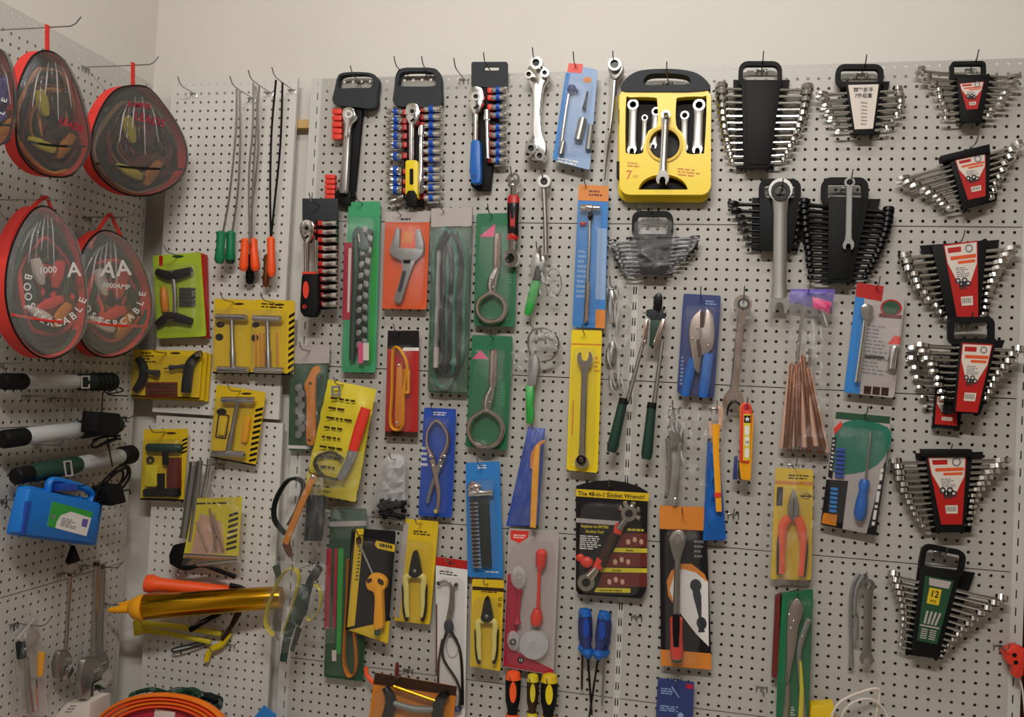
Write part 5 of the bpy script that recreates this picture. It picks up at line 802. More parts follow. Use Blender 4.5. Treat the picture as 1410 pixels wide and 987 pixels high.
# long white card pliers
Q = [(600, 766), (644, 772), (640, 990), (600, 985)]
c = pack('hose_pliers_card', 'tall white card with red top and long black hose pliers', 'tool pack', Q, 26, 'white', (621, 771), what='holding the tall white card with red top')
part('red_top', 'red', pr(sub(Q, 0, 0, 1, .055), 28, 28.5), par=c); part('red_edge', 'maroon', pr(sub(Q, 0, .3, .05, .75), 28, 28.5), par=c); part('lettering', 'charcoal', bars(sub(Q, .12, .08, .8, .11), 2, 28, 3), tx('P&L', 621, 771, 3.4, 28.8, 5) if 0 else bars(sub(Q, .4, .02, .7, .04), 1, 28.5, 3), par=c); part('white_oval', 'greycard', an(623, 890, 9, 7.6, 28, 28.5, 18, 1.9), par=c)
h = part('jaw', 'satin', tu([(605, 802, 42), (614, 800, 42), (621, 806, 42), (620, 830, 42), (616, 858, 42)], [2, 2, 2, 1.8, 3], 8, 3)); part('jaw_tip', 'blackox', el(604, 803, 42, 3, 3, 4), el(628, 805, 42, 3, 3, 4), par=h); part('jaw', 'satin', tu([(628, 804, 40), (624, 812, 40), (624, 836, 40), (617, 860, 40)], [2, 2, 1.8, 3], 8, 3)); part('pivot', 'charcoal', el(618, 862, 44, 7, 10, 7)); part('handle', 'black', tu([(616, 868, 42), (609, 890, 42), (612, 910, 42), (628, 935, 42), (634, 955, 42), (632, 976, 42)], [2.4, 2, 1.8, 1.8, 2, 2.4], 8, 3)); part('handle', 'black', tu([(620, 868, 40), (632, 890, 40), (636, 920, 40), (637, 970, 40)], [2.4, 2, 2, 2], 8, 3)); part('handle', 'brown', tu([(609, 880, 38), (604, 910, 38), (603, 945, 38)], 1.6, 8, 2)); part('foot', 'navy', el(630, 976, 40, 6, 4, 8)); blister([(602, 794), (641, 796), (637, 982), (602, 980)], 28, 26, .9)
# red and clear pack
Q = [(700, 727), (770, 731), (762, 930), (693, 918)]
c = pack('dent_puller_pack', 'clear blister on a red card with red rods and clear cups', 'tool pack', Q, 30, 'greycard', (738, 732), what='holding the clear blister with red rods')
part('red_badge', 'redbright', pr([(703, 730), (728, 731), (727, 740), (715, 748), (703, 742)], 32, 32.5), par=c); part('badge_letters', 'white', bars([(707, 735), (724, 736), (724, 742), (707, 741)], 2, 32.6, 2), par=c); part('red_field', 'crimson', pr([(699, 790), (712, 790), (716, 850), (708, 895), (762, 922), (762, 929), (693, 917)], 32, 32.5), par=c)
part('rod', 'redbright', la((743, 776, 48), (741, 836, 48), [(0, 2.4), (.5, 2.2), (1, 2.6)], 10)); part('rod_head', 'redbright', la((746, 756, 48), (744, 786, 48), [(0, 4), (.15, 8), (.7, 7.4), (1, 2.6)], 12)); part('cup_stem', 'redbright', la((740, 838, 46), (738, 860, 46), [(0, 5), (.5, 9), (1, 7)], 12)); part('suction_cup', 'frosted', an(735, 888, 20, 6, 36, 52, 20), el(735, 888, 44, 17, 20, 10)); part('suction_cup', 'frosted', el(714, 795, 44, 11, 16, 10)); part('cup_core', 'greycard', an(714, 793, 5, 3, 48, 56, 14)); part('second_rod', 'crimson', la((716, 812, 46), (712, 858, 46), [(0, 5), (.15, 3), (.8, 2.4), (1, 6)], 10)); part('suction_cup', 'frosted', el(707, 882, 44, 9, 14, 10)); part('cup_core', 'charcoal', an(706, 884, 4.4, 2.6, 50, 56, 14)); part('round_mark', 'black', pr(oval(717, 909, 4.6), 33, 33.4), par=c); part('mark_digits', 'white', tx('15', 717, 909, 4, 33.6), par=c); blister([(703, 748), (766, 744), (760, 924), (698, 914)], 32, 34, .92)
# white bag of black bits
t = thing('bit_bag', 'white plastic bag of small black clips', 'bag', 535, 716, 30)
part('bag', 'film', cz([(528, 628), (558, 630), (566, 706), (498, 716)], 34, 22, 20, 71, 8, 12)); part('bag_fold', 'frosted', cz([(530, 630), (556, 630), (558, 690), (512, 698)], 40, 8, 16, 5, 6, 9)); part('bag_fold', 'frosted', cz([(526, 634), (558, 632), (556, 686), (508, 706)], 34, 8, 16, 6, 6, 9)); part('bag_back', 'frosted', pr(sm([(530, 630), (556, 630), (558, 676), (556, 690), (512, 700), (522, 676)], 3), 24, 40, 6)); R_ = random.Random(8)
for k in range(14): part('clip', 'black', la((lerp(520, 556, R_.random()), lerp(692, 714, R_.random()), 44 + 8 * R_.random()), (lerp(516, 560, R_.random()), lerp(686, 716, R_.random()), 44 + 8 * R_.random()), [(0, 3.4), (.5, 3), (1, 3.6)], 6))
hook(545, 632, 40, 80, 'holding the white bag of black clips')
# bottom brown pack
Q = [(516, 926), (629, 945), (622, 1010), (506, 1004)]
c = pack('puller_pack', 'brown and orange blister pack at the bottom edge', 'tool pack', Q, 60, 'tan', (552, 930), 3, what='holding the brown and orange pack at the bottom'); part('brown_header', 'brown', pr(sub(Q, 0, 0, 1, .2), 63, 64), par=c)
part('arm', 'blackox', tu([(530, 946, 80), (538, 962, 80), (534, 985, 78), (524, 1004, 78)], [5, 8, 8, 8], 10, 3)); part('arm', 'blackox', tu([(616, 954, 80), (604, 968, 80), (602, 1000, 78)], [5, 8, 8], 10, 3)); part('crossbar', 'castgrey', tu([(538, 966, 82), (570, 976, 82), (602, 976, 82)], [4, 5, 4], 10, 2)); part('rod', 'gold', tu([(542, 945, 84), (590, 962, 84), (602, 966, 84)], 2.6, 8, 1)); blister([(522, 940), (622, 956), (616, 1006), (512, 1002)], 63, 40, .92)
solo('dark_driver', 'maroon', 'thin dark red tool tip above the brown pack', 'tool', la((547, 912, 30), (546, 935, 30), [(0, 2), (.2, 2.8), (1, 2.8)], 8)); solo('cable_ring', 'orangered', 'orange curved tube end left of the brown pack', 'tube', tu([(504, 918, 40), (505, 928, 42), (512, 938, 44), (520, 948, 44)], [3, 3, 3, 2], 8, 3))
# ================================================================== corner board: long wire tools
def claw(lab, P, hx, mats, d, hl=40, r=6, d2=None):
    t = thing('flexible_pickup_tool', lab, 'pickup tool', hx[0], hx[1] + hl, d); part('shaft', mats[0], tu([(x, y, lerp(d + 30, d, i / (len(P) - 1))) for i, (x, y) in enumerate(P)], 1.5, 8, 4)); h = part('handle', mats[1], la((*hx[:2], d), (hx[0] + hx[2], hx[1] + hl, d), [(0, r * .5), (.06, r * .95), (.5, r * .85), (.85, r), (1, r * .6)], 12)); part('end_cap', mats[2], la((hx[0] + hx[2] * .9, hx[1] + hl * .92, d), (hx[0] + hx[2], hx[1] + hl * 1.02, d), [(0, r), (1, r * .6)], 12), par=h)
G = 'flexible_pickup'
claw('grey wire pickup tool with a green handle, left of the green pair', [(326, 122), (325, 180), (316, 270), (306, 325)], (305, 318, -3), ('satin', 'green', 'green'), 74, 44, 7); claw('grey wire pickup tool with a green handle, right of the green pair', [(330, 124), (331, 200), (327, 270), (319, 325)], (318, 318, -1), ('satin', 'green', 'darkgreen'), 40, 44, 7)
claw('grey wire pickup tool with an orange handle, left of the orange pair', [(349, 114), (348, 180), (343, 240), (344, 335)], (338, 328, -3), ('satin', 'orangered', 'orangered'), 78, 44, 6.5); claw('grey wire pickup tool with an orange handle, right of the orange pair', [(357, 118), (352, 190), (348, 260), (346, 335)], (348, 328, 4), ('satin', 'orangered', 'orangered'), 50, 44, 6.5); claw('wire pickup tool with a black handle hanging behind the orange pair', [(352, 118), (356, 200), (346, 300), (344, 360)], (344, 350, 0), ('satin', 'black', 'black'), 22, 40, 6)
claw('black wire pickup tool with an orange handle, the front of the right pair', [(380, 110), (374, 180), (372, 260), (373, 330)], (373, 326, 1), ('blackox', 'orangered', 'orangered'), 60, 54, 6); claw('black wire pickup tool with a duller orange handle behind', [(389, 114), (386, 200), (378, 280), (372, 340)], (368, 350, -2), ('blackox', 'copper', 'copper'), 30, 44, 5)
for x, y, s in ((327, 122, 'green'), (352, 114, 'orange'), (384, 110, 'black wired')): hook(x, y, 80, 110, f'holding the {s} pickup tools'); 
hook(256, 122, 40, 70, 'left empty near the corner')
DO[0] = -25
# --- tyre repair kits on the corner board
Q = [(210, 352), (276, 347), (284, 463), (216, 466)]
c = pack('tyre_repair_kit', 'lime green card with black tyre plug tools and a red edge', 'tool kit', Q, 60, 'cardlime', (247, 352), what='holding the lime green tyre kit'); part('rear_card', 'red', pr([(270, 346), (281, 350), (284, 465), (274, 464)], 40, 58)); part('red_tab', 'red', pr(q4(219, 352, 224, 366), 62, 62.5), par=c); part('slot', 'deepgreen', pr(oval(245, 353, 8, 2), 62, 62.4), par=c)
for y, s in ((375, 1), (440, -1)): h = part('handle', 'black', tu([(216, y - 4 * s + 3, 74), (232, y + 4 * s, 76), (247, y + 2 * s, 76), (264, y - 3 * s, 74)], [5, 6.5, 6.5, 5], 10, 3, .8)); part('shine', 'chrome', tu([(230, y - 2 * s, 84), (240, y, 84)], 1.6, 6, 1), par=h)
part('shaft', 'satin', tu([(238, 378, 76), (241, 410, 76), (240, 440, 76)], 3, 8, 2)); part('tube', 'tan', la((225, 395, 70), (228, 430, 70), [(0, 3), (.2, 5.5), (.9, 5.5), (1, 3)], 12))
for k in range(5): part('plug_strip', 'charcoal', pr(q4(246, 396 + 5.4 * k, 268, 399.6 + 5.4 * k), 66, 70, 1))
blister([(214, 366), (274, 362), (280, 460), (218, 462)], 62, 34, .9)
def yk(lab, Q, d, what, hz=None, n=9):
    c = pack('tyre_repair_kit', lab, 'tool kit', Q, d, 'cardyellow', (lerp(Q[0][0], Q[1][0], .5), lerp(Q[0][1], Q[1][1], .5) + 4), what=what); part('slot', 'brown', pr(oval(*bil(Q, .62, .06), 7, 1.6), d + 2, d + 2.4), par=c); part('foot_line', 'black', pr(sub(Q, 0, .975, 1, 1), d + 2, d + 2.4), par=c)
    if hz: part('hazard_stripes', 'black', stripes(sub(Q, *hz), n, d + 2), par=c)
    return c
def tee(x, y0, y1, w, d, top='chrome', bot='chrome', sk=0):
    h = part('tee_handle', top, la((x - w, y0, d), (x + w, y0 + 1, d), [(0, 3), (.03, 4.6), (.97, 4.6), (1, 3)], 12)); part('shaft', 'satin', la((x, y0, d), (x + sk, y1, d), [(0, 3), (.6, 3), (.65, 4), (1, 4)], 10))
    if bot: part('tee_handle', bot, la((x - w + sk, y1, d), (x + w + sk, y1 + 1, d), [(0, 3), (.03, 4.6), (.97, 4.6), (1, 3)], 12))
Q = [(181, 481), (279, 483), (274, 549), (177, 545)]
for k in range(2): solo('tyre_repair_kit', 'cardyellow', ['yellow kit card edge just behind the pistol grip kit', 'rearmost yellow kit card edge behind the pistol grip kit'][k], 'tool kit', pr([(x + 6 + 6 * k, y + 2 + 2 * k) for x, y in Q], 44 - 14 * k, 50 - 14 * k), group='yellow kit cards behind the pistol grip kit')
c = yk('yellow card with two black pistol grip plug tools and brown strips', Q, 62, 'holding the pistol grip kit'); part('print', 'brown', bars([(194, 484), (216, 484), (216, 500), (192, 500)], 4, 64, 3), par=c)
part('pistol_grip', 'black', tu([(190, 494, 78), (198, 506, 80), (196, 522, 80), (186, 538, 78)], [5, 6, 6, 5], 10, 3)); part('pistol_grip', 'black', tu([(272, 489, 78), (262, 500, 80), (258, 520, 80), (256, 540, 78)], [5, 6.5, 7, 7], 10, 3)); part('nozzle', 'charcoal', la((196, 510, 80), (218, 514, 80), [(0, 4), (.5, 3), (1, 5)], 10), la((258, 504, 80), (234, 506, 80), [(0, 4), (.6, 2.4), (1, 4)], 10)); part('spike', 'satin', tu([(226, 508, 78), (234, 506, 78)], 1, 6, 1)); part('metal_end', 'chrome', tu([(270, 488, 84), (277, 486, 84)], 4, 8, 1))
for k in range(5): part('plug_strip', 'copper' if k % 2 else 'maroon', pr(q4(200, 526 + 4.4 * k, 243, 529.6 + 4.4 * k), 66, 71, 1))
blister([(184, 488), (276, 490), (272, 546), (182, 543)], 64, 30, .92)
Q = [(295, 411), (350, 413), (350, 515), (293, 514)]
c = yk('yellow card with a plain chrome tee handle, left of the pair', Q, 52, 'holding the left yellow tee handle card'); part('black_icon', 'black', pr(oval(303, 447, 6, 4), 54, 54.4), pr(oval(302, 464, 5.5, 5), 54, 54.4), par=c); tee(319, 436, 508, 22, 70, sk=2); blister([(297, 424), (348, 425), (348, 513), (296, 512)], 54, 32, .94)
Q = [(350, 412), (406, 414), (404, 517), (349, 515)]
c = yk('yellow card with a chrome tee handle, probes and hazard stripes', Q, 56, 'holding the right yellow tee handle card', (.86, .15, 1, 1), 10); part('black_icon', 'black', pr(oval(352, 447, 5, 4), 58, 58.4), pr(oval(351, 465, 5, 5), 58, 58.4), par=c); tee(368, 438, 509, 20, 74, sk=2)
for x in (352, 358, 363, 381): part('probe', 'tan', la((x, 458, 64), (x + 1, 502, 64), [(0, 1.2), (1, 1.4)], 6))
part('print', 'brown', bars([(360, 416), (396, 418), (396, 426), (360, 424)], 2, 58, 3), par=c); blister([(352, 426), (396, 427), (394, 514), (351, 513)], 58, 32, .94)
Q = [(298, 529), (366, 540), (352, 642), (289, 630)]
c = yk('tilted yellow card with one chrome tee handle and a yellow tube', Q, 52, 'holding the tilted yellow tee handle card', (.84, .2, .99, .96), 10); part('black_icon', 'black', pr(oval(305, 567, 7, 5), 54, 54.4), par=c); tee(328, 550, 624, 23, 72, sk=-14); part('tube', 'amber', pr(rq([(336, 573), (344, 575), (339, 610), (331, 608)], .15), 56, 66, 2)); part('glue_tube', 'cardyellow', pr(rq([(302, 575), (312, 577), (308, 600), (299, 598)], .15), 56, 64, 2)); part('box_print', 'brown', rp(rr(298, 570, 314, 604, 2, 2, 8), rr(300, 572, 312, 602, 2, 2, 8), 54, 54.5), par=c); blister([(300, 545), (352, 552), (342, 638), (292, 628)], 54, 34, .94)
Q = [(198, 591), (259, 590), (253, 690), (193, 688)]
c = yk('yellow kit with a dark green tee handle and red brown strips', Q, 48, 'holding the yellow kit with dark green tee handle', (.88, .12, 1, .35), 4); h = part('tee_handle', 'darkgreen', la((202, 616, 62), (250, 617, 62), [(0, 4), (.05, 6), (.95, 6), (1, 4)], 12)); part('stem', 'black', pr(q4(223, 620, 229, 640), 56, 66, 1)); part('second_handle', 'black', pr(rr(196, 673, 246, 684, 3), 52, 64, 2)); part('second_stem', 'black', pr(q4(216, 652, 224, 676), 54, 64, 1))
for k in range(6): part('plug_strip', 'maroon', pr(q4(229 + 3.4 * k, 630, 231.6 + 3.4 * k, 672), 52, 57, 1))
part('glue_tube', 'limeyellow', pr(rr(199, 640, 216, 670, 3), 52, 62, 2)); part('gauge', 'charcoal', an(206, 633, 5, 3, 52, 58, 14)); blister([(198, 604), (252, 604), (248, 686), (195, 685)], 50, 30, .92)
DO[0] = 0
# --- bagged tube tool with hazard card
t = thing('tube_tool_kit', 'clear bag with chrome tubes, black clamps and a hazard striped card', 'tool kit', 280, 792, 40)
part('tube', 'satin', tu([(268, 638, 50), (262, 680, 50), (254, 740, 50)], [7, 6.5, 6.5], 12, 2)); part('tube', 'chrome', tu([(289, 632, 46), (284, 668, 46), (276, 700, 46)], [4, 4, 4], 10, 2)); part('tube', 'satin', tu([(276, 634, 60), (270, 690, 60), (262, 745, 60)], [3.4, 3.4, 3.4], 10, 2)); part('tube_rim', 'chrome', la((268, 635, 50), (268, 641, 50), [(0, 7.6), (1, 7.6)], 14)); part('clamp', 'black', pr(rq([(238, 750), (254, 748), (258, 772), (248, 780), (233, 776), (232, 764)], .2), 40, 62, 3)); part('clamp_rod', 'chrome', la((272, 777, 60), (328, 772, 60), [(0, 3), (1, 3)], 10)); part('clamp_arm', 'black', tu([(236, 774, 56), (256, 782, 56), (278, 778, 56), (300, 785, 54), (324, 794, 54)], [3, 4, 3, 3, 3], 8, 3)); part('spring_ring', 'wire', tu([(252 + 8 * math.cos(a), 788 + 6 * math.sin(a), 56) for a in [k * math.pi / 4 for k in range(8)]], .8, 6, 3, 1, True))
Q2 = [(268, 686), (333, 684), (328, 772), (252, 768)]; c = part('card', 'limeyellow', pr(Q2, 62, 64)); part('hazard_stripes', 'black', stripes(sub(Q2, .76, .22, .95, .85), 7, 64), par=c); part('top_line', 'brown', bars(sub(Q2, .05, .06, .7, .12), 1, 64, 2), par=c); part('chrome_edge', 'chrome', la((254, 764, 68), (328, 768, 68), [(0, 2.6), (1, 2.6)], 8)); part('picture', 'skin', pr([(276, 706), (304, 718), (310, 762), (262, 764)], 64, 64.5), par=c); R_ = random.Random(5)
for k in range(5): part('probe', 'pinkchrome', tu([(lerp(270, 300, R_.random()), 700 + 6 * k, 70), (lerp(264, 310, R_.random()), 758, 70)], 1.5, 6, 1))
part('bag', 'film', cz([(280, 660), (330, 666), (332, 784), (250, 778)], 78, 4, 12, 19)); crease([(280, 668), (326, 672), (326, 700), (276, 696)], 86, 5, 4, 'film'); hook(290, 640, 50, 90, 'holding the bag with chrome tubes')
DO[0] = -25
# --- caulking / grease guns sticking out of the corner
t = thing('grease_gun', 'gold barrelled grease gun with a yellow nozzle head', 'grease gun', 300, 850, 130)
part('barrel', 'gold', la((196, 836, 150), (388, 822, 70), [(0, 17), (.02, 18), (.97, 15.5), (1, 14)], 24)); h = part('nozzle_head', 'amber', la((200, 836, 152), (150, 840, 166), [(0, 18), (.1, 18.4), (.3, 15), (.45, 6), (.7, 5.5), (1, 3)], 18)); part('nozzle_fin', 'amber', tu([(190, 828, 150), (165, 832, 156)], [5, 2.5], 8, 1), par=h)
t = thing('caulking_gun', 'red orange plastic gun barrel lying behind the gold grease gun', 'caulking gun', 270, 815, 70)
part('barrel', 'orangered', la((202, 803, 92), (325, 815, 50), [(0, 12), (.05, 13), (.15, 9.5), (.9, 8), (1, 6)], 14)); part('mouth', 'maroon', la((203, 803, 93), (208, 803.5, 92), [(0, 9), (1, 9)], 14)); part('spike', 'black', tu([(316, 806, 60), (330, 808, 50), (342, 812, 40)], [4, 3, 1.4], 8, 1))
DO[0] = -75
t = thing('lever_grease_gun', 'yellow gun frame with black levers under the gold barrel', 'grease gun', 260, 905, 90)
part('frame_bar', 'limeyellow', tu([(190, 866, 110), (232, 872, 100), (290, 884, 90)], [5, 3.6, 3.4], 8, 2, .7)); part('frame_bar', 'limeyellow', tu([(196, 858, 120), (240, 862, 110), (305, 872, 90)], [4, 4, 4], 8, 2, .7)); part('frame_end', 'limeyellow', pr(rq([(182, 854), (194, 852), (196, 874, ), (184, 876)], .2), 100, 122, 2)); part('tail', 'yellow', tu([(316, 872, 86), (304, 888, 86), (290, 895, 86), (284, 910, 86)], [4, 5, 4.4, 4], 8, 3)); part('lever', 'black', tu([(262, 867, 110), (280, 856, 106), (303, 844, 100)], [4, 4, 3.4], 10, 2)); part('lever', 'brown', tu([(328, 843, 100), (320, 860, 98), (306, 880, 94)], [5, 3.4, 3], 10, 2)); part('wire_guard', 'charcoal', tu([(282, 886, 86), (262, 892, 90), (240, 897, 94), (238, 893, 94), (262, 887, 90), (284, 882, 86)], 1.3, 6, 3))
hook(300, 846, 60, 120, 'carrying the gold grease gun'); hook(322, 884, 60, 100, 'carrying the yellow gun frame')
DO[0] = 25
# --- bagged belts
t = thing('belt_wrench_bag', 'clear bag with an orange bar and thick dark rubber belts', 'tool bag', 410, 772, 50)
part('belt', 'rubber', tu([(393, 735, 60), (378, 715, 60), (380, 688, 60), (396, 662, 60), (412, 660, 60), (418, 672, 60), (410, 700, 60), (398, 722, 60)], 2.6, 6, 4, 3)); 
for k in range(4): part('belt_fold', 'rubber' if k % 2 else 'black', tu([(426 + 6 * k, 682, 56 + 4 * (k % 2)), (425 + 6 * k, 710, 58), (422 + 6 * k, 744, 58)], [3.6, 4, 3.4], 8, 3, 1.4))
h = part('bar', 'tan', tu([(433, 654, 76), (420, 682, 76), (406, 715, 76), (393, 748, 76)], [4.4, 5, 5, 5], 8, 2, .5)); part('tip', 'chrome', el(430, 656, 82, 3, 3, 3), par=h); part('lower_grip', 'copper', tu([(398, 735, 74), (394, 750, 72), (402, 766, 70)], [4, 6, 4], 8, 2, .6)); part('bag', 'film', cz([(412, 648), (446, 660), (448, 772), (366, 764)], 84, 4, 14, 29)); crease([(380, 740), (446, 740), (446, 768), (372, 762)], 92, 5, 8, 'film'); hook(432, 652, 60, 110, 'holding the bag of dark belts')
t = thing('filter_wrench_bag', 'clear bag with a yellow looped strap and dark green handles', 'tool bag', 405, 912, 60)
part('strap', 'limeyellow', tu([(378, 875, 84), (366, 858, 84), (372, 826, 84), (388, 792, 84), (404, 782, 84), (412, 796, 84), (404, 832, 84), (390, 872, 84)], 1.6, 6, 4, 4)); part('strap', 'limeyellow', tu([(424, 800, 78), (440, 810, 78), (440, 836, 78), (428, 854, 78), (420, 846, 78)], 1.2, 6, 4, 4)); part('handle', 'darkgreen', tu([(420, 806, 88), (408, 842, 88), (396, 876, 86), (390, 910, 84)], [6, 7, 6, 5], 10, 3, .6)); part('handle', 'rubber', tu([(436, 782, 84), (424, 810, 84), (416, 850, 82), (402, 896, 80)], [5, 6, 5, 3], 10, 3, .6)); part('end_cap', 'black', la((440, 780, 86), (431, 796, 86), [(0, 4), (.1, 6), (1, 6)], 12)); part('end_cap', 'darkgreen', la((380, 778, 80), (384, 794, 80), [(0, 4), (.1, 5.4), (1, 4)], 12)); part('buckle', 'chrome', tu([(421, 848, 90), (414, 864, 90)], 2, 6, 1), tu([(378, 868, 90), (384, 882, 90)], 1.4, 6, 1)); part('bag', 'film', cz([(374, 770), (452, 778), (462, 884), (350, 908)], 96, 4, 16, 30)); crease([(366, 800), (450, 800), (456, 880), (356, 895)], 104, 5, 3, 'film'); hook(410, 784, 70, 120, 'holding the bag with the yellow strap')
DO[0] = 0
solo('blue_sheet', 'cardblue', 'blue cardboard corner peeping in at the bottom', 'card', pr([(348, 990), (362, 972), (378, 984), (380, 1042), (346, 1042)], 60, 68))
# ================================================================== left wall
WALL[0] = 'L'
def bag(adj, P, d, th, strap, trim, letters, seed, win='clear', hk=None, cols=('redbright', 'rubber'), clampc='limeyellow'):
    R = random.Random(seed); S_ = sm(P, 4); cx = sum(x for x, y in S_) / len(S_); cy = sum(y for x, y in S_) / len(S_); yb = max(y for x, y in S_); k_ = lambda f: [(cx + (x - cx) * f, cy + (y - cy) * f) for x, y in S_]
    t = thing('cable_bag', f'{adj} zip bag of booster cables on the left wall', 'bag', cx, yb, d)
    part('gusset', 'strapred', rp(S_, k_(.97), d - th, d)); part('back', 'black', pr(S_, d - th - 2, d - th)); part('piping', trim, tu([(x, y, d) for x, y in S_[::2]], 1.5, 6, 2, 1, True)); w = part('window', win, fr(S_, d, d + 16, .8)); yt = min(y for x, y in S_)
    for j in range(9 if win == 'smoke' else 6): part('pleat_highlight', 'frosted' if j % 2 else win, tu([(cx + (j - 4) * 4.5, yt + 12 + abs(j - 4) * 3.5, d + 11), (cx + (j - 4) * 7, yt + 34 + abs(j - 4) * 2, d + 16), (cx + (j - 4) * 9, yt + 60 + 18 * (j % 3), d + 16)], [.5, 1.1, .4], 6, 3), par=w)  # window pleats, alternate ones frosted white to stand for bright highlights
    xs_ = [x for x, y in S_]; part('zip_band', 'black' if win == 'smoke' else 'strapred', tu([(min(xs_) + 8, cy + (yb - cy) * .42, d + 8), (cx, cy + (yb - cy) * .5, d + 18), (max(xs_) - 5, cy + (yb - cy) * .52, d + 8)], 2, 6, 4, .5), par=w)
    part('strap', 'strapred', tu([(*p, d - 6 if i else d - 4) for i, p in enumerate(strap)], 3.6 if len(strap) > 2 else 4.6, 6, 4 if len(strap) > 2 else 1, .25))
    if letters: part('lettering', letters[0], *letters[1](d + 17), par=w)
    c = thing('booster_cable', f'booster cable coiled inside the {adj} zip bag', 'cable', cx, yb - 6, d - 20)
    for j in range(11):
        f = .2 + .068 * j; ph = R.random() * 6; n = len(S_); part('cable', cols[(j * 2 + j // 3) % len(cols)], tu([(cx + (S_[int(i * n / 12)][0] - cx) * f + 5 * math.sin(i * 2 + ph), cy + 8 + (S_[int(i * n / 12)][1] - cy) * f * .93 + 3 * math.cos(i + ph), d - 22 + 9 * math.sin(i * 1.3 + ph)) for i in range(12)], 3.3, 6, 3, 1, True))
    for j, (dx, dy, a, m) in enumerate(((-10, -14, -14, clampc), (16, -10, 12, cols[0]), (4, 30, 66, cols[0]), (-12, 42, 118, clampc), (20, 46, 30, 'tan'))):
        x, y = cx + dx, cy + dy; q = part('clamp', m, pr(ro(rq([(x - 5, y - 20), (x + 5, y - 20), (x + 7, y), (x + 3, y + 18), (x - 3, y + 18), (x - 7, y)], .25), a, x, y), d - 10, d - 1, 2)); part('clamp_jaw', 'copper', pr(ro([(x - 3, y - 27), (x + 3, y - 27), (x + 5, y - 18), (x - 5, y - 18)], a, x, y), d - 9, d - 3), par=q)
    if hk: hook(hk[0], hk[1], d - 10, d + 55, f'holding the {adj} cable bag')
def arc(s, x, y, rx, ry, a0, a1, h):
    n = len(s)
    def f(d):
        o = []
        for i, ch in enumerate(s):
            if ch == ' ': continue
            a = math.radians(lerp(a0, a1, i / (n - 1))); o.append(tx(ch, x + rx * math.cos(a), y + ry * math.sin(a), h, d, math.degrees(math.atan2(-rx * math.cos(a) * 1.0, ry * math.sin(a))) if 0 else math.degrees(a) - 90))
        return o
    return f
bag('dark striped upper middle', [(65, 70), (84, 80), (100, 108), (113, 145), (122, 190), (118, 215), (104, 236), (84, 244), (50, 236), (26, 208), (22, 170), (24, 125), (38, 88), (50, 74)], 200, 30, [(65, 34), (65, 72)], 'black', ('crimson', lambda d: [tx('LEADS', 98, 172, 9, d, 25)]), 3, 'smoke', (65, 38), ('brown', 'rubber', 'maroon', 'tan'))
bag('dark striped upper right', [(183, 118), (205, 122), (225, 145), (245, 175), (256, 205), (254, 235), (236, 256), (205, 269), (170, 266), (140, 245), (126, 218), (128, 180), (142, 145), (160, 124)], 150, 30, [(183, 86), (183, 120)], 'black', ('crimson', lambda d: [tx('LEADS', 206, 165, 11, d, 16), tx('JUMPER', 192, 145, 7, d, 8)]), 5, 'smoke', (183, 90), ('maroon', 'rubber', 'brown', 'cardboard'))
bag('purple edged far left', [(-30, 75), (-4, 66), (10, 84), (18, 115), (19, 150), (14, 180), (2, 198), (-30, 205), (-60, 170), (-60, 110)], 260, 34, [(-20, 40), (-20, 70)], 'black', ('white', lambda d: [tx('E', 6, 138, 8, d, -70), tx('L', 3, 155, 8, d, -60)]), 7, 'smoke', None, ('purple', 'rubber', 'navy')) 
TOPB = ('white', lambda d: arc('BOOSTERCABLE', 77, 395, 40, 50, 196, 22, 10.5)(d) + [tx('1000', 66, 372, 9, d, -3), tx('A', 102, 372, 20, d, -4)])
bag('clear lower left', [(58, 284), (76, 292), (96, 316), (109, 350), (117, 395), (118, 430), (112, 460), (96, 482), (68, 494), (40, 482), (18, 450), (8, 410), (10, 365), (22, 325), (40, 295)], 150, 40, [(14, 345), (26, 308), (60, 272), (70, 286), (80, 304)], 'black', TOPB, 11, 'vinyl', (58, 275), ('strapred', 'rubber', 'brown', 'deepgreen'), 'offwhite')
BB = ('white', lambda d: arc('BOOSTERCABLE', 155, 398, 42, 48, 176, 8, 9.5)(d) + [tx('A', 149, 372, 22, d, 8), tx('A', 170, 370, 22, d, -6), tx('1000AMP', 160, 394, 7, d, 6)])
bag('clear lower right', [(150, 318), (172, 330), (192, 358), (205, 395), (208, 430), (198, 462), (176, 484), (146, 492), (120, 480), (106, 452), (102, 415), (106, 370), (118, 338), (134, 321)], 75, 34, [(124, 342), (130, 326), (150, 296), (158, 308), (168, 328)], 'black', BB, 13, 'vinyl', (150, 299), ('strapred', 'rubber', 'brown', 'deepgreen'), 'offwhite')
# --- work lights
def lamp(lab, a, b, segs, r, d):
    t = thing('work_light', lab, 'work light', (a[0] + b[0]) / 2, max(a[1], b[1]) + r, d); L = lambda f: (lerp(a[0], b[0], f), lerp(a[1], b[1], f), d)
    for n, m, f0, f1, k in segs: part(n, m, la(L(f0), L(f1), [(0, r * k * .8), (.08, r * k), (.92, r * k), (1, r * k * .85)], 16))
    return L
L = lamp('upper tube work light with a clear lens and ribbed black grip', (2, 525), (160, 526), [('end_cap', 'black', 0, .2, 1), ('lens', 'lens', .19, .67, .9), ('grip', 'rubber', .66, .97, 1), ('cord_boss', 'black', .96, 1, .5)], 12, 50); part('label_plate', 'greycard', rp(rr(112, 517, 124, 535, 1, 2), rr(114, 519, 122, 533, 1, 2), 70, 71.5)); part('grip_rib', 'black', *[la((128 + 6 * k, 525.5, 50), (130 + 6 * k, 525.5, 50), [(0, 12.6), (1, 12.6)], 16) for k in range(5)])
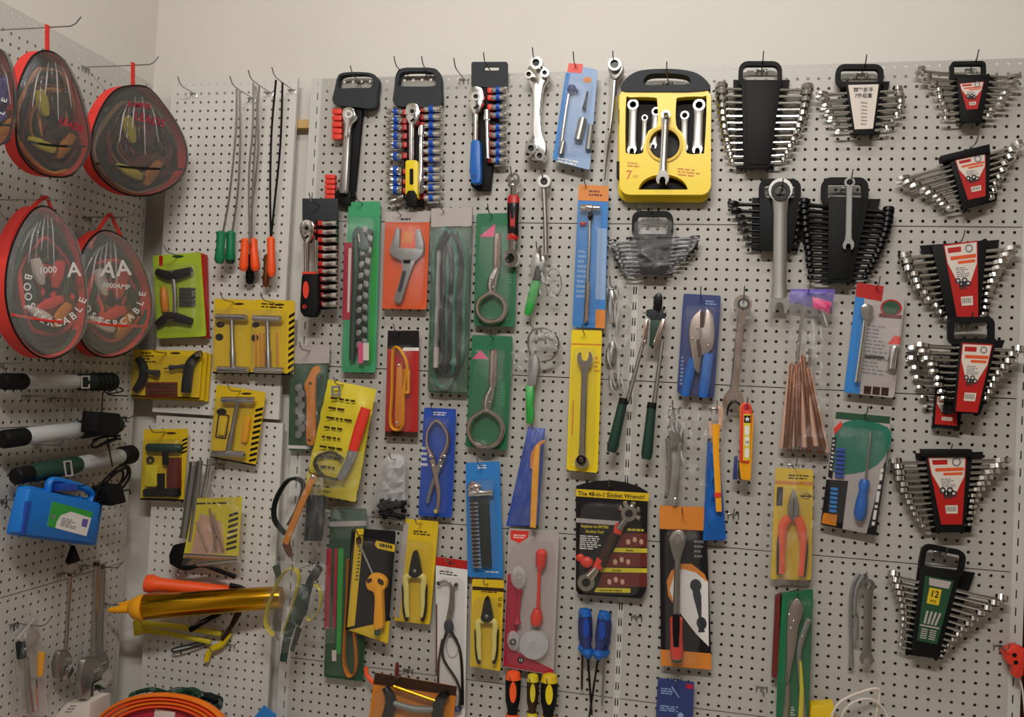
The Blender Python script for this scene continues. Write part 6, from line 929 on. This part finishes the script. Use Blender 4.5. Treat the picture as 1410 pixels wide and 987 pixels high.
L = lamp('middle tube work light half covered by a black adapter', (2, 605), (168, 584), [('end_cap', 'black', 0, .2, 1), ('lens', 'lens', .19, .65, .95), ('grip', 'rubber', .64, .97, 1)], 13, 50); part('led_bead', 'white', *[el(lerp(42, 100, k / 3), lerp(600, 593, k / 3), 62, 4, 5, 6) for k in range(4)])
L = lamp('lowest tube work light with a dark green grip on the left', (20, 656), (182, 625), [('cord_boss', 'black', 0, .14, .9), ('grip', 'darkgreen', .13, .54, 1), ('lens', 'lens', .53, .92, .85), ('end_cap', 'black', .9, 1, 1)], 13, 50); part('label_plate', 'greycard', rp(rr(89, 634, 100, 656, 1, 2, -8), rr(91, 636, 98, 654, 1, 2, -8), 72, 73.5))
for x, y, L_, s in ((8, 500, 70, 'above the upper work light'), (45, 545, 70, 'under the upper work light, left'), (60, 612, 70, 'under the middle work light'), (80, 548, 70, 'under the upper work light, right'), (12, 688, 60, 'left of the blue case'), (150, 575, 90, 'behind the black adapter')): hook(x, y, 20, L_, s)
def adapter(lab, x0, y0, x1, y1, ang, d, coil, lead):
    t = thing('power_adapter', lab, 'adapter', (x0 + x1) / 2, y1, d); b = part('block', 'black', pr(rr(x0, y0, x1, y1, 3, 3, ang), d, d + 45, 4)); part('pin', 'charcoal', tu([(x1 - 4, y0 + 8, d + 20), (x1 + 6, y0 + 6, d + 20), (x1 + 8, y0 + 12, d + 20)], 1.3, 6, 1), par=b)
    for P in coil: part('cord', 'black', tu([(*p, d + 20 + 6 * (i % 3)) for i, p in enumerate(P)], 1.7, 6, 4))
    part('lead', 'black', tu([(*p, d + 10) for p in lead], 1, 6, 3))
adapter('black plug adapter hanging over the middle work light', 134, 568, 166, 598, 5, 80, [[(165, 600), (140, 602), (126, 612), (132, 616), (150, 606), (166, 604)], [(128, 606), (150, 600), (160, 604), (140, 612)]], [(140, 570), (142, 540), (150, 542), (170, 538), (160, 533), (148, 543), (176, 545)])
adapter('black plug adapter with coiled cord beside the blue case', 149, 668, 172, 695, -14, 80, [[(130, 690), (140, 665), (165, 642), (178, 645), (176, 662), (155, 684), (134, 690)], [(136, 686), (150, 660), (172, 644), (174, 656), (150, 682)], [(132, 680), (148, 656), (168, 648), (166, 664), (142, 686)]], [(148, 603), (151, 622), (155, 642)])
# --- blue case
t = thing('tool_case', 'blue plastic carry case with a green and white label', 'case', 78, 752, 50)
part('case_back', 'caseblue', pr(rq([(39, 668), (143, 690), (133, 752), (22, 737)], .06), 50, 78, 3)); part('case_front', 'caseblue', pr(rq([(42, 671), (140, 692), (131, 748), (26, 735)], .06), 76, 104, 6)); part('handle', 'caseblue', tu([(66, 676, 84), (68, 663, 84), (80, 661, 84), (116, 672, 84), (126, 680, 84), (124, 690, 84)], 4.4, 8, 3, 1.2)); part('latch', 'royal', pr(q4(84, 666, 108, 676, -2), 70, 108, 3)); part('side_rib', 'royal', pr([(38, 690), (44, 690), (36, 735), (30, 735)], 100, 107, 2)); c = part('label_sheet', 'white', pr([(72, 690), (128, 705), (119, 738), (65, 724)], 104, 104.6)); part('green_band', 'grass', pr([(72, 690), (128, 705), (126, 713), (98, 704), (84, 709), (78, 718), (76, 727), (65, 724)], 104.6, 105), par=c); part('violet_box', 'purple', pr([(114, 714), (122, 715), (119, 726), (112, 724)], 104.6, 105), par=c); part('print', 'grey', bars([(86, 712), (108, 717), (106, 730), (83, 724)], 5, 104.6, 3), pr(oval(74, 711, 3), 105, 105.3), par=c); hook(96, 668, 70, 120, 'through the handle of the blue case')
solo('spring_clip', 'black', 'black triangular clip below the blue case', 'clip', pr([(104, 751), (112, 772), (98, 777), (96, 774)], 30, 44, 3))
# --- adjustable wrenches
def adj(lab, a, b, r, d, m='satin'):
    t = thing('adjustable_wrench', lab, 'adjustable wrench', *b, d); dx, dy = b[0] - a[0], b[1] - a[1]; P = lambda f, o=0: (lerp(a[0], b[0], f) + o, lerp(a[1], b[1], f))
    part('handle', m, tu([(*a, d), (*P(.04), d), (*P(.4), d), (*P(.72), d)], [r * .6, r, r * .9, r * .95], 8, 3, .5)); x, y = P(.84); s = r * 1.0
    part('fixed_jaw', m, pr(rq([(x - 1.6 * s, y - 4 * s), (x + 1.2 * s, y - 4.4 * s), (x + 2.6 * s, y - 1.8 * s), (x + 2.4 * s, y + .4 * s), (x, y + 1.4 * s), (x - .6 * s, y + 5.8 * s), (x - 2.4 * s, y + 5.2 * s), (x - 2.9 * s, y + .6 * s)], .2), d - 8, d + 8, 1.5)); part('moving_jaw', 'chrome', pr(rq([(x + .4 * s, y + 1.8 * s), (x + 2.5 * s, y + .8 * s), (x + 3.4 * s, y + 2.6 * s), (x + 2 * s, y + 4.8 * s), (x + .9 * s, y + 6 * s), (x + .2 * s, y + 5.6 * s)], .2), d - 6, d + 7, 1.5)); part('worm_screw', 'chrome', la((x - .2 * s, y - .6 * s, d + 8), (x + 1.4 * s, y - 1.4 * s, d + 8), [(0, s * .55), (1, s * .55)], 10)); part('hang_hole', 'blackox', an(*P(.025), r * .5, r * .25, d, d + sc(*a, d) * 1000 * r * .5 + 1, 10))
adj('slender chrome adjustable wrench hanging on the left wall', (97, 788), (88, 936), 4, 40, 'satin'); adj('larger front adjustable wrench of the overlapping pair', (134, 772), (126, 960), 6, 64, 'satin'); adj('rear adjustable wrench of the overlapping pair', (142, 776), (136, 945), 5.4, 36, 'castgrey'); hook(97, 790, 30, 60, 'holding the slender adjustable wrench'); hook(136, 780, 50, 110, 'holding the pair of adjustable wrenches'); hook(150, 832, 20, 60, 'left empty right of the adjustable wrenches')
# --- bagged small tools
t = thing('tool_bag', 'murky plastic bag with small pliers, a yellow tube and keys', 'bag', 40, 987, 30)
part('bag', 'film', cz([(38, 838), (54, 842), (66, 985), (14, 985)], 60, 10, 16, 61, 8, 14)); part('bag_back', 'frosted', pr([(49, 838), (58, 872), (62, 905), (66, 985), (28, 985), (20, 872)], 26, 27)); part('black_grip', 'rubber', tu([(28, 884, 44), (30, 905, 44)], [6, 6], 10, 1)); part('pliers', 'satin', tu([(37, 905, 46), (38, 940, 46), (42, 980, 46)], [3, 4, 5], 8, 2)); part('yellow_tube', 'amber', la((57, 898, 44), (55, 930, 44), [(0, 4), (.2, 4.6), (1, 4)], 10)); part('bolt', 'chrome', la((46, 935, 44), (50, 975, 44), [(0, 5), (.3, 5), (.35, 3), (1, 3)], 8)); part('foil', 'greycard', pr([(24, 880), (50, 850), (56, 878), (40, 890)], 44, 48, 1)); hook(38, 860, 40, 90, 'holding the murky bag of small tools')
WALL[0] = 'B'
# ------------------------------------------------------------------ boxes and coils along the bottom, standing out from the corner
t = thing('cardboard_box', 'brown cardboard box in the bottom left corner', 'box', 30, 1040, 300); part('carton', 'cardboard', pr([(-40, 952), (38, 946), (42, 1056), (-40, 1056)], 160, 320, 2)); part('flap', 'cardboard', pr([(-30, 940), (28, 934), (38, 948), (-30, 956)], 150, 164, 1))
t = thing('white_carton', 'small white carton lying in the bottom left corner', 'box', 90, 1030, 300); b = part('carton', 'offwhite', pr([(52, 1010), (92, 968), (124, 968), (118, 1048), (60, 1048)], 180, 260, 2)); part('print', 'grey', bars([(98, 970), (112, 970), (102, 982), (88, 982)], 3, 260, 4), par=b)
t = thing('hose_coil', 'flat coil of bright orange hose at the bottom', 'hose', 215, 1030, 300)
for k in range(4): part('hose_turn', 'orangered' if k % 2 else 'orange', tu([(222 + (92 - 7 * k) * math.cos(a), 1010 + (54 - 5 * k) * math.sin(a), 250 - 4 * k) for a in [j * math.pi / 9 for j in range(18)]], 2.6, 8, 3, 2.4, True))
part('wrapper', 'crimson', pr(oval(212, 1012, 66, 38), 190, 232, 6)); part('label_sheet', 'offwhite', pr(ro(q4(212, 978, 240, 1000), 8, 225, 985), 232, 236, 1))
t = thing('rope_bundle', 'tangled bundle of dark green rope behind the orange hose', 'rope', 245, 1000, 120); R_ = random.Random(12)
for k in range(16):
    x, y, rx = lerp(205, 288, R_.random()), lerp(952, 976, R_.random()), 14 + 14 * R_.random(); part('strand', ('darkgreen', 'deepgreen', 'rubber')[k % 3], tu([(x + rx * math.cos(a + k), y + 9 * math.sin(a + k) + 3 * R_.random() + abs(x - 240) * .12, 60 + 60 * R_.random()) for a in [j * math.pi / 5 for j in range(10)]], 3.2, 6, 3, 1, True))
